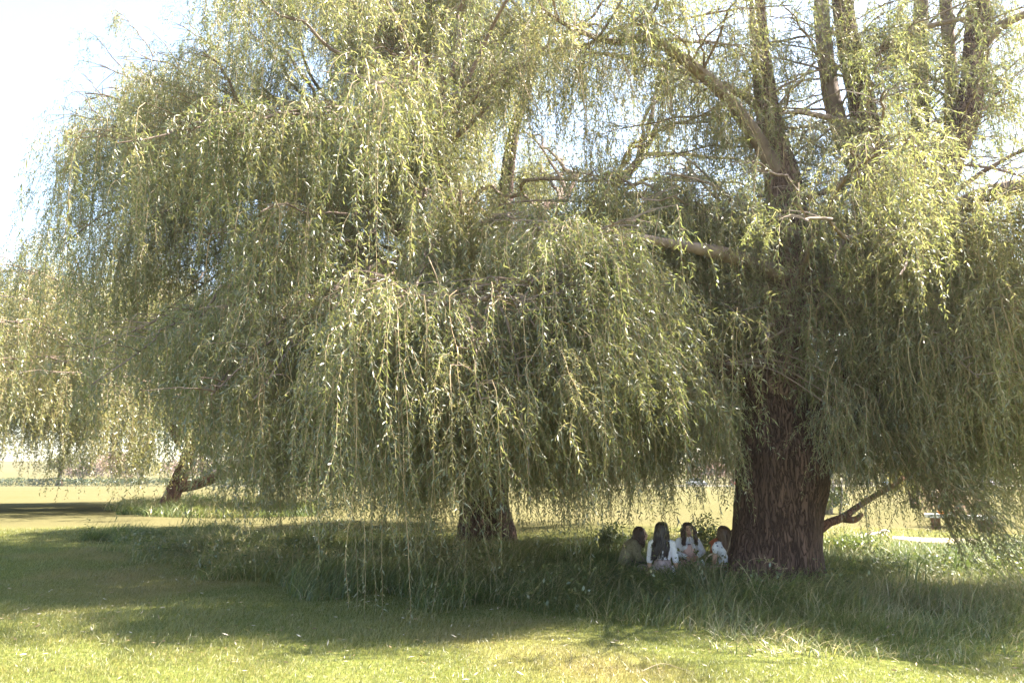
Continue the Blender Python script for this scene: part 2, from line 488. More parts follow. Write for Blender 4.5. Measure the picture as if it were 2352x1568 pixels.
# fallen leaves and bits of straw on the mown lawn
nf = 2600
fx_ = rs.uniform(-8, 9, nf); fy_ = rs.uniform(5.6, 13, nf)
fz_ = gz(fx_, fy_) + rs.uniform(.02, .06, nf)
D = nrm(rs.normal(size=(nf, 3)) * [1, 1, .25]); W = nrm(np.cross(D, rs.normal(size=(nf, 3)) * .4 + [0, 0, 1]))
B = np.stack([fx_, fy_, fz_], -1); l = rs.uniform(.03, .075, (nf, 1))
M_LITTER = leaf_mat("dry_leaf", [(0, (.12, .08, .04)), (.6, (.30, .22, .12)), (1, (.5, .45, .36))], [(0, (.12, .08, .03)), (1, (.3, .24, .12))], tr=.2, gloss=.03)
o = mesh_obj("leaf_litter", np.stack([B, B + D * l * .5 + W * l * .12, B + D * l, B + D * l * .5 - W * l * .12], 1).reshape(-1, 3), np.arange(nf * 4).reshape(-1, 4), M_LITTER, rnd=rs.random(nf))
tag(o, "dry fallen willow leaves and straw scattered on the mown lawn", "leaf litter", kind="stuff")

TP = np.array(TALL)
tall_patch(110000, TP[:, 0].min(), 14.5, TP[:, 1].min(), TP[:, 1].max(), lambda x, y: in_tall(x, y), .82,
           "tall_grass", "long unmown grass in a dark band around the trunks of the two near willows")
# seeding stems, and low broad-leaved weeds among the long grass
def in_zone(n):
    x = rs.uniform(TP[:, 0].min(), 14.5, n * 4); y = rs.uniform(TP[:, 1].min(), TP[:, 1].max(), n * 4)
    ok = in_tall(x, y) & (np.abs(x) < .8 * y + 1)
    return x[ok][:n], y[ok][:n]
sx_, sy_ = in_zone(5200)
k = field_noise(sx_, sy_, .7, 41) > .42
sx_, sy_ = sx_[k], sy_[k]; n = len(sx_)
blades(sx_, sy_, rs.uniform(.30, .72, n) * np.clip((sy_ - 5.5) / 4.5, .6, 1), np.full(n, .0055) * (1 + .05 * (sy_ - 8)), rs.uniform(.2, 1.5, n), rs.normal(.3, 1.3, n), 5, rs.uniform(.8, 1, n),
       "seeding_grass", M_TALL, "straw coloured seeding grass stems rising through the long grass")
wx, wy = in_zone(900)
k = field_noise(wx, wy, .5, 43) > .5
wx, wy = wx[k], wy[k]; n = len(wx); q = 34
B = np.stack([np.repeat(wx, q) + rs.normal(0, .10, n * q), np.repeat(wy, q) + rs.normal(0, .10, n * q), np.zeros(n * q)], -1)
B[:, 2] = gz(B[:, 0], B[:, 1]) + .03 + np.repeat(rs.uniform(.15, .5, n), q) * rs.random(n * q) ** .7
D = nrm(rs.normal(size=(n * q, 3)) * [1, 1, .5] + [0, 0, .1]); W = nrm(np.cross(D, rs.normal(size=(n * q, 3)) * .5 + [0, 0, 1]))
l = rs.uniform(.035, .085, (n * q, 1))
M_UNDER = leaf_mat("undergrowth_leaf", [(0, (.06, .09, .03)), (.7, (.13, .15, .05)), (1, (.24, .20, .09))], [(0, (.10, .16, .03)), (1, (.30, .29, .07))], tr=.42, gloss=.06)
o = mesh_obj("undergrowth", np.stack([B, B + D * l * .5 + W * l * .26, B + D * l, B + D * l * .5 - W * l * .26], 1).reshape(-1, 3), np.arange(n * q * 4).reshape(-1, 4), M_UNDER, rnd=rs.random(n * q))
tag(o, "low broad leaved weeds growing through the long grass", "weeds", kind="stuff")
MOUND = [tuple(G(u, v)[:2]) for u, v in [(262, 1172), (330, 1186), (450, 1190), (600, 1188), (720, 1186), (720, 1170), (600, 1158), (430, 1152), (300, 1156)]]
MP = np.array(MOUND)
tall_patch(16000, MP[:, 0].min(), MP[:, 0].max(), MP[:, 1].min(), MP[:, 1].max(), lambda x, y: inpoly(x + .5 * np.sin(y * 2), y, MOUND), 1.15,
           "grass_mound", "clump of long grass around the foot of the far leaning willow", wmul=1.5)

# ------------------------------------------------------------------ hanging willow sprays
def one_strand(g, L, th0, droop, az0=0.0, leaf=(.085, .013), step=.034, start=.06, p0=(0, 0, 0)):
    """returns (leaf quads (n,4,3), path (m,3))"""
    m = max(5, int(L / .11) + 1)
    s = np.linspace(0, L, m); ds = s[1]
    th = -math.pi / 2 + (th0 + math.pi / 2) * np.exp(-s / droop) + np.cumsum(g.normal(0, .19, m)) * .6 * min(1, (1.5 / L) ** .6)
    az = az0 + np.cumsum(g.normal(0, .36, m))
    T = np.stack([np.cos(th) * np.cos(az), np.cos(th) * np.sin(az), np.sin(th)], -1)
    path = np.asarray(p0, float) + np.vstack([[0, 0, 0], np.cumsum(T[:-1] * ds, 0)])
    ls = np.arange(start, L, step) + g.normal(0, step * .3, len(np.arange(start, L, step)))
    ls = ls[(ls > 0) & (ls <= L)]; n = len(ls)
    B = np.stack([np.interp(ls, s, path[:, k]) for k in range(3)], -1)
    TT = nrm(np.stack([np.interp(ls, s, T[:, k]) for k in range(3)], -1))
    ph = np.arange(n) * 2.4 + g.random() * 6 + g.normal(0, .4, n)
    e1 = nrm(np.cross(TT, np.array([.3, .95, .1]))); e2 = np.cross(TT, e1)
    rad = np.cos(ph)[:, None] * e1 + np.sin(ph)[:, None] * e2
    op = g.uniform(.4, 1.5, n)[:, None]
    D = nrm(TT * np.cos(op) + rad * np.sin(op) + np.array([0, 0, -.16]))
    l = (leaf[0] * g.uniform(.65, 1.3, n) * np.clip(1.15 - .5 * (ls / L) ** 3, .5, 1))[:, None]
    W = nrm(np.cross(D, nrm(rad + g.normal(0, .7, (n, 3)))))
    w = (leaf[1] * g.uniform(.75, 1.25, n))[:, None] / 2
    tip = B + D * l + np.array([0, 0, -1]) * l * .16
    mid = B + D * l * .42 + np.cross(D, W) * l * .03
    return np.stack([B, mid + W * w, tip, mid - W * w], 1), path

def make_spray(g, L, leaf, step, sub, th0=.35):
    Ls, tubes = [], []
    q, path = one_strand(g, L, g.uniform(-.9, .5), .10 + .10 * L * g.random() ** 2, 0, leaf, step * g.uniform(.8, 1.3), g.uniform(.03, .3) * L)
    Ls.append(q); tubes.append((path, .0045 + .0012 * L, .0012))
    for k in range(sub):
        i = int(g.uniform(.03, .62) * len(path))
        rest = L * (1 - i / len(path))
        q, p2 = one_strand(g, rest * g.uniform(.25, .85), g.uniform(-.8, 1.0), g.uniform(.15, .50), g.uniform(-2.4, 2.4), leaf, step, p0=path[i])
        Ls.append(q); tubes.append((p2, .0032, .001))
    leaves = np.concatenate(Ls)
    SV, SQ, n0 = [], [], 0
    for p, r0, r1 in tubes:
        p = p[::2] if len(p) > 8 else p
        a = np.arange(3) * 2.094
        rr = np.linspace(r0, r1, len(p))
        V = (p[:, None, :] + rr[:, None, None] * np.stack([np.cos(a), np.sin(a), 0 * a], -1)[None]).reshape(-1, 3)
        i, j = np.meshgrid(np.arange(len(p) - 1), np.arange(3), indexing='ij'); j2 = (j + 1) % 3
        Q = np.stack([i * 3 + j, i * 3 + j2, (i + 1) * 3 + j2, (i + 1) * 3 + j], -1).reshape(-1, 4)
        SV.append(V); SQ.append(Q + n0); n0 += len(V)
    nl = len(leaves)
    return dict(L=L, dz=float(np.percentile(-leaves[..., 2], 92)), V=np.concatenate([leaves.reshape(-1, 3)] + SV).astype(np.float32),
                Q=np.concatenate([np.arange(nl * 4).reshape(-1, 4), np.concatenate(SQ) + nl * 4]).astype(np.int32), nl=nl)

def spray_set(seed, leaf, step, subk=1.0):
    g = np.random.default_rng(seed)
    S = []
    for L in (.6, .9, 1.3, 1.8, 2.4, 3.1, 4.0, 5.2):
        for k in range(7): S.append(make_spray(g, L, leaf, step, int((3 + 1.7 * L) * subk + g.integers(0, 3))))
    return S

class Foliage:
    def __init__(s, sprays, seed):
        s.S = sprays; s.SL = np.array([p['L'] for p in sprays]); s.g = np.random.default_rng(seed)
        s.V, s.Q, s.M, s.R, s.n, s.count = [], [], [], [], 0, 0
        s.nleaf = 0; s.gaps = False
    def spray(s, pos, az, L, wind=(0.0, 0.0), tint=None, side=1.0, hem=None, fit=False):
        g = s.g
        if L < .35: return
        d = np.abs(np.log(s.SL / L)); c = np.argsort(d)[:7]
        p = s.S[int(g.choice(c))]
        k = L / p['L']
        if hem is not None:
            room = pos[2] - hem
            if room < .3: return
            k = min(room / p['dz'], 1.5 * k) if fit else min(k, room / p['dz'])
        kx = np.clip(k, .8, 1.2)
        V = p['V'] * np.array([kx * side, kx * side, k], np.float32)
        if g.random() < .5: V = V * np.array([1, -1, 1], np.float32)
        ca, sa = math.cos(az), math.sin(az)
        x = V[:, 0] * ca - V[:, 1] * sa; y = V[:, 0] * sa + V[:, 1] * ca; z = V[:, 2]
        dz = np.clip(-z, 0, 10)
        x = x + wind[0] * dz ** 1.25; y = y + wind[1] * dz ** 1.25
        s.V.append(np.stack([x + pos[0], y + pos[1], z + pos[2]], -1).astype(np.float32))
        s.Q.append(p['Q'] + s.n); s.n += len(V)
        nq = len(p['Q']); nl = p['nl']
        mm = np.zeros(nq, np.int8); mm[nl:] = 1
        t = g.random() if tint is None else np.clip(tint + g.normal(0, .2), 0, 1)
        r = np.zeros(nq, np.float32); r[:nl] = np.clip(.42 * t + .06 + .5 * g.random(nl) + .2 * g.normal(0, .5, nl), 0, 1)
        s.M.append(mm); s.R.append(r); s.count += 1; s.nleaf += nl
    def wood(s, pts, rad, sides=6, mi=2):
        V, Q = tube(pts, rad, sides)
        s.V.append(V.astype(np.float32)); s.Q.append(Q + s.n); s.n += len(V)
        s.M.append(np.full(len(Q), mi, np.int8)); s.R.append(np.zeros(len(Q), np.float32))
    def build(s, parent, leafmat, name="crown"):
        o = mesh_obj(name, np.concatenate(s.V), np.concatenate(s.Q), [leafmat, M_TWIG, M_BRANCH], np.concatenate(s.M), np.concatenate(s.R), parent)
        import sys; print(name, "sprays", s.count, "leaves", s.nleaf, file=open("/tmp/log.txt","a"))
        return o
    def bough(s, p0, p1, lift, r0, r1, nsp, Lr, hem, t0=.3, wind=(0, 0), wig=.25, spread=.35, tint=None, droop_end=True):
        """an arching bough from p0 to p1 with sprays hanging along it down to the hem height"""
        g = s.g; p0 = np.asarray(p0, float); p1 = np.asarray(p1, float)
        ln = np.linalg.norm(p1 - p0)
        t = np.linspace(0, 1, 12)[:, None]
        c = (p0 + p1) / 2 + np.array([0, 0, lift]) + g.normal(0, wig * ln * .12, 3)
        pts = (1 - t) ** 2 * p0 + 2 * t * (1 - t) * c + t ** 2 * p1
        pts[1:-1] += g.normal(0, .02 * ln * wig * 2, (10, 3))
        pts = smooth_path(pts, 20)
        s.wood(pts, r0 + (r1 - r0) * np.linspace(0, 1, 20) ** .8, 6)
        s.along(pts, nsp, Lr, hem, t0, wind, spread, tint)
        return pts
    def along(s, pts, nsp, Lr, hem, t0=.3, wind=(0, 0), spread=.35, tint=None, shape=.8, side=1.0):
        g = s.g; n = len(pts); hoff = g.uniform(-.1, .75); tint = g.random() if tint is None else tint
        for k in range(int(nsp * (1.35 if s.gaps else 1))):
            u = t0 + (1 - t0) * g.random() ** shape
            i = min(n - 2, int(u * (n - 1))); f = u * (n - 1) - i
            q = pts[i] * (1 - f) + pts[i + 1] * f
            d = pts[i + 1] - pts[i]; az = math.atan2(d[1], d[0]) + g.normal(0, 1.0)
            off = abs(g.normal(0, spread))
            q2 = q + np.array([math.cos(az) * off, math.sin(az) * off, .12 * off - .2 * off * off])
            if q2[2] - (hem(q2) if callable(hem) else hem) - hoff < .9: continue
            if off > .15:
                s.wood(np.array([q, (q + q2) / 2 + [0, 0, .05 * off], q2]), np.array([.010, .008, .006]), 3)
            if s.gaps and noise.noise(Vector(q2) * .75 + Vector((3.3, 9.1, 1.7))) < -.06 and g.random() < .86: continue
            h = (hem(q2) if callable(hem) else hem) + hoff
            L = min(4.2, g.uniform(*Lr) * (1.9 if g.random() < .14 else 1.0))
            s.spray(q2, az, min(L, 1.9 * max(.3, q2[2] - h)), wind, tint, side, h + abs(g.normal(0, .28)))

SPR_NEAR = spray_set(1, (.080, .0135), .030)
SPR_MID = spray_set(2, (.100, .0175), .037)
SPR_FAR = spray_set(3, (.150, .034), .075, .8)

# ------------------------------------------------------------------ the willows
def limb(pix, n, sides, name, mat, parent, rough=.14, seed=1, label=None, flute=None, freq=3.0, world_pts=False):
    """a limb through (u, v, Y, radius) rows; returns the object and its centre line"""
    rows = np.array([[*(r[:3] if world_pts else P(*r[:3])), r[3]] for r in pix], float)
    s = smooth_path(rows, n)
    V, Q = tube(s[:, :3], np.clip(s[:, 3], .006, 5), sides, rough, seed, freq, flute)
    o = mesh_obj(name, V, Q, mat, parent=parent, smooth=True)
    if label: o["label"] = label
    return o, s[:, :3]

# --- the great willow at right: forked trunk, upright leaders, a skirt of hanging sprays
def right_willow():
    base = P(1775, 1338, 11.4); base[2] = 0
    t = thing("willow_tree", "great willow with the thick bare dark trunk beside the seated people", "tree", base, "weeping willows")
    g = np.random.default_rng(5)
    def flute(k, a):
        f = np.exp(-k * 9)
        return 1 + f * (.20 * np.cos(3 * a + .6) + .12 * np.cos(5 * a + 2)) + .05 * np.cos(2 * a + 5 * k) + .035 * np.cos(7 * a + 3 * k)
    limb([(1774, 1352, 11.45, .80), (1775, 1322, 11.45, .70), (1776, 1280, 11.45, .635), (1780, 1220, 11.45, .615), (1787, 1150, 11.45, .63), (1795, 1085, 11.45, .69), (1797, 1040, 11.45, .68), (1785, 985, 11.45, .57), (1776, 930, 11.45, .50), (1772, 880, 11.45, .44)],
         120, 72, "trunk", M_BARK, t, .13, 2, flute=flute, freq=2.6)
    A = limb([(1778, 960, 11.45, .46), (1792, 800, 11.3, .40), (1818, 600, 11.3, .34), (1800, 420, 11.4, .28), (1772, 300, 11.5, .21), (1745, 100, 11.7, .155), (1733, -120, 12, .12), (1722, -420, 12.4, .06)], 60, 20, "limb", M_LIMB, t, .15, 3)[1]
    B = limb([(1835, 1075, 11.5, .40), (1905, 990, 11.35, .38), (1965, 890, 11.2, .34), (2000, 740, 11.2, .30), (2008, 600, 11.3, .28), (1998, 420, 11.4, .26), (1982, 250, 11.5, .21), (1945, 80, 11.8, .185), (1925, -120, 12, .15), (1912, -420, 12.4, .10)], 60, 20, "limb", M_BARK, t, .15, 4)[1]
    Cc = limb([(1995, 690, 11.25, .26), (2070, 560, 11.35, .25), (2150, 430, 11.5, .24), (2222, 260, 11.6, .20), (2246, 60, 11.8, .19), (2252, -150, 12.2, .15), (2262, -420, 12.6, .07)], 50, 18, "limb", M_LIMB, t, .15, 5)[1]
    D = limb([(1806, 430, 11.35, .15), (1735, 312, 11.2, .125), (1650, 205, 11.0, .105), (1560, 130, 10.8, .085), (1490, 92, 10.6, .07), (1400, 95, 10.5, .05), (1310, 62, 10.3, .036), (1245, 22, 10.2, .03)], 50, 12, "limb", M_BRANCH, t, .12, 6, "pale bare limb slanting up to the left")[1]
    E = limb([(1992, 430, 11.6, .16), (1925, 280, 11.9, .15), (1895, 120, 12.2, .14), (1884, -60, 12.4, .12), (1880, -400, 12.8, .05)], 40, 12, "limb", M_BRANCH, t, .12, 7)[1]
    F = limb([(2080, 560, 11.6, .15), (2112, 330, 12.2, .15), (2112, 120, 12.5, .14), (2118, -100, 12.8, .11), (2122, -400, 13, .05)], 40, 12, "limb", M_BRANCH, t, .12, 8)[1]
    F2 = limb([(2180, 400, 11.9, .12), (2185, 200, 12.2, .11), (2172, 0, 12.4, .10), (2160, -300, 12.6, .05)], 30, 10, "limb", M_BRANCH, t, .12, 9)[1]
    I = limb([(1755, 930, 11.3, .24), (1700, 860, 11.0, .22), (1630, 835, 10.6, .19), (1575, 815, 10.3, .15), (1510, 740, 10.0, .11), (1430, 640, 9.8, .06)], 40, 14, "limb", M_BARK, t, .15, 10)[1]
    J = limb([(1812, 640, 11.2, .15), (1680, 590, 10.6, .12), (1540, 560, 10.1, .075), (1430, 545, 9.8, .06), (1370, 575, 9.5, .06), (1300, 635, 9.3, .05), (1200, 665, 9.1, .04), (1090, 690, 8.9, .03), (970, 692, 8.7, .025), (880, 632, 8.6, .012)], 70, 12, "limb", M_BRANCH, t, .12, 11)[1]
    K = limb([(2030, 640, 11.2, .18), (2140, 520, 10.3, .15), (2260, 450, 9.4, .12), (2380, 430, 8.7, .09), (2520, 470, 8.2, .05)], 40, 12, "limb", M_BRANCH, t, .12, 12)[1]
    Lw = limb([(1840, 1240, 11.95, .10), (1868, 1227, 12.2, .08), (1900, 1202, 12.4, .072), (1935, 1188, 12.6, .065), (1975, 1160, 12.9, .05), (2020, 1132, 13.2, .05), (2062, 1108, 13.5, .045), (2100, 1070, 13.9, .03), (2160, 1010, 14.3, .015)], 50, 10, "limb", M_BARK2, t, .14, 13, "low reddish limb slanting out over the grass to the right")[1]
    limb([(1930, 1190, 12.6, .06), (1962, 1193, 12.65, .055), (1980, 1180, 12.7, .035)], 10, 8, "stub", M_BARK2, t, .12, 14)
    H = limb([(1745, 250, 11.6, .08), (1700, 215, 11.8, .07), (1560, 160, 12.2, .055), (1420, 130, 12.6, .04), (1330, 118, 12.9, .02)], 30, 8, "limb", M_BRANCH, t, .1, 15)[1]
    N = limb([(2010, 290, 11.4, .06), (1920, 275, 11.2, .05), (1840, 258, 11.0, .04), (1790, 262, 10.9, .02)], 20, 8, "limb", M_BRANCH, t, .1, 16)[1]
    limb([(2005, 130, 11.6, .05), (2060, 90, 11.5, .06), (2130, 62, 11.4, .045), (2230, 40, 11.2, .03)], 20, 8, "limb", M_BRANCH, t, .1, 17)
    limb([(2246, 120, 11.8, .10), (2300, 60, 11.6, .085), (2380, 20, 11.3, .06), (2460, -40, 11, .04)], 20, 8, "limb", M_BRANCH, t, .1, 18)

    f = Foliage(SPR_NEAR, 31); f.gaps = True
    def hem(q):
        # higher round the trunk in front, lower out to the sides
        r = math.hypot(q[0] - base[0], q[1] - base[1])
        a = q[0] - base[0]
        if q[1] < base[1] + .3 and abs(a - .15) < .95: return 3.45 + .35 * math.sin(q[0] * 5)
        if -1.5 < a < 1.2 and q[1] < base[1] + .3: return 2.95 + .3 * math.sin(q[0] * 4)
        if a > 0: return 1.28 + .35 * math.sin(q[0] * 2.1 + q[1])
        return 1.36 + .22 * math.sin(q[0] * 2.3 + q[1] * 1.1)
    w = lambda q: (.030 + .035 * max(0, q[0] - 4) / 3, 0)
    # skirt boughs out of the limbs, all round
    src = [A, B, Cc]
    for k in range(80):
        az = g.uniform(-math.pi, math.pi)
        if math.sin(az) > .1 and g.random() < .5: continue
        rad = g.uniform(1.6, 4.2) if math.sin(az) < 0 else g.uniform(2.0, 5.2)
        if math.cos(az) < -.3: rad = min(rad * .85, 3.9)
        zz = g.uniform(3.2, 6.6)
        e = np.array([base[0] + .3 + rad * math.cos(az) * 1.12, base[1] + rad * math.sin(az), zz])
        if e[1] < 6.6: e[1] = 6.6 + g.random() * .5
        if e[0] < base[0] - 1.1 and e[1] < 10.2: e[1] = 10.2 + g.random() * 1.2
        S = src[int(g.integers(0, 3))]
        lo = [q for q in S if 3.2 < q[2] < 5.8]
        p0 = lo[int(g.integers(0, len(lo)))]
        f.bough(p0, e, g.uniform(.4, 1.2), .055, .012, int(g.integers(24, 36)), (.5, 2.4), hem, .25, w(e), spread=.36)
    for k in range(84):
        az = g.uniform(-math.pi, math.pi); rad = g.uniform(1.5, 4.9)
        e = np.array([base[0] + .3 + rad * math.cos(az) * 1.1, max(7.6, base[1] + rad * math.sin(az)), g.uniform(1.7, 4.1)])
        if e[1] < base[1] and abs(e[0] - base[0]) < 1.5: continue
        if e[0] < base[0] - 1.1 and e[1] < 10.4: e[1] = 10.4 + g.random()
        S = src[int(g.integers(0, 3))]
        lo = [q for q in S if 3.0 < q[2] < 4.8]
        f.bough(lo[int(g.integers(0, len(lo)))], e, g.uniform(.5, 1.1), .045, .008, int(g.integers(20, 30)), (.7, 3.4), hem, .35, w(e), spread=.36)
    # sprays straight off the limbs over the trunk
    for S, n in ((A, 26), (B, 30), (Cc, 30)):
        lo = np.array([q for q in S if 3.6 < q[2] < 7.2])
        f.along(lo, n, (.9, 2.4), hem, 0, (.03, 0), .7, shape=1)
    # the long bough reaching to the left front and its pale curtain
    f.along(J, 110, (.8, 3.2), lambda q: .45 + .4 * abs(math.sin(q[0] * 3)) + (.8 if q[0] > .9 else 0), .30, (.055, 0), .42, shape=.75)
    for k in range(30):
        i = int(g.integers(26, 68)); e = J[i] + np.array([g.uniform(-.6, .9), g.uniform(-.9, .5), g.uniform(-2.4, .6)])
        f.bough(J[i], e, .45, .02, .005, 18, (.6, 2.8), lambda q: .65 + .4 * abs(math.sin(q[0] * 3)) + (.7 if q[0] > .9 else 0), .3, (.05, 0), spread=.25)
    f.along(I, 40, (1.0, 2.6), hem, .2, (.03, 0), .5)
    f.along(K, 80, (.7, 3.2), lambda q: 1.1 + .5 * math.sin(q[0] * 2.0), .15, (.10, 0), .55)
    f.along(Lw, 34, (.25, 1.0), lambda q: .45, .25, (.05, 0), .28)
    # separate long tresses that hang below the rest
    low = np.concatenate([J[25:60], I[15:], K[8:34]])
    for k in range(80):
        u = g.uniform(930, 1060) if k < 10 else (g.uniform(1150, 1665) if k < 50 else g.uniform(1905, 2345))
        vb = g.uniform(1130, 1235) if k < 10 else (g.uniform(1080, 1200) if u < 1430 else g.uniform(1060, 1165))
        Yk = g.uniform(8.8, 9.8) if k < 10 else g.uniform(9.4, 11.2)
        q = P(u, g.uniform(840, 960), Yk); b = P(u, vb, Yk)
        p0 = low[int(np.argmin(np.linalg.norm(low - q - [0, 0, .8], axis=1)))]
        f.wood(smooth_path(np.array([p0, (p0 + q) / 2 + [0, 0, .25], q]), 8), np.linspace(.014, .005, 8), 4)
        for j in range(5):
            f.spray(q + g.normal(0, .09, 3), g.uniform(-3.1, 3.1), (q[2] - b[2]) * 1.3, (.03, 0), None, .75, b[2] + abs(g.normal(0, .2)) * (j > 0), True)
    # a strip of sprays over the fork
    for k in range(22):
        q = P(g.uniform(1835, 1950), g.uniform(640, 800), g.uniform(10.1, 10.7))
        zt = P(0, g.uniform(940, 1060), 10.4)[2]
        f.spray(q, g.uniform(-2.6, -.5), (q[2] - zt) * 1.12, (.02, 0))
    # the windblown tail at far right
    for u0, v0, y0, L0 in ((2050, 985, 9.6, 1.7), (2085, 1000, 9.5, 1.9), (2110, 1010, 9.5, 2.0), (2140, 1060, 9.4, 1.6), (2165, 1090, 9.4, 1.55), (2120, 1100, 9.5, 1.3), (2190, 1120, 9.3, 1.3)):
        for k in range(5):
            f.spray(P(u0, v0, y0) + g.normal(0, .09, 3), g.uniform(-.8, .8), L0 * g.uniform(.75, 1.2), (.46, 0), .55)
    # airy upper crown round the leaders
    for S, n in ((A, 32), (B, 34), (Cc, 32), (E, 21), (F, 21), (F2, 17), (D, 26)):
        hi = np.array([q for q in S if q[2] > 6.0])
        for k in range(n):
            p0 = hi[int(g.integers(0, len(hi)))]
            az = g.uniform(-math.pi, math.pi); rad = g.uniform(.7, 2.6)
            e = p0 + np.array([rad * math.cos(az), rad * math.sin(az), g.uniform(-.2, 1.3)])
            if e[0] < 1.0 and e[2] < 9.0: continue
            f.bough(p0, e, .35, .026, .005, int(g.integers(6, 12)), (.4, 1.5), 5.0, .25, (.03, 0), spread=.28)
    f.along(D, 62, (.4, 1.5), 4.5, .15, (.02, 0), .3, shape=1)
    f.along(H, 52, (.5, 1.4), 4.5, .1, (.02, 0), .25, shape=1)
    # bare whips hanging among the leaves
    for k in range(170):
        S = [J, D, A, B, Cc, H][int(g.integers(0, 6))]
        q = S[int(g.integers(len(S) // 3, len(S)))] + g.normal(0, .35, 3)
        L = g.uniform(.7, 2.6)
        pts = np.array([q, q + [g.normal(0, .12), g.normal(0, .12), -L * .3], q + [g.normal(.05, .2), g.normal(0, .2), -L * .7], q + [g.normal(.12, .25), g.normal(0, .25), -L]])
        f.wood(smooth_path(pts, 8), np.linspace(.007, .002, 8), 4, 1)
    f.build(t, M_WILLOW)
right_willow()

# --- the broad willow in the middle, its dome filling the left of the photo
def dome_point(g, c, a, b, zc, az, el, k=1.0):
    return np.array([c[0] + a * math.cos(el) * math.cos(az) * k, c[1] + a * math.cos(el) * math.sin(az) * k, zc + b * math.sin(el) * k])

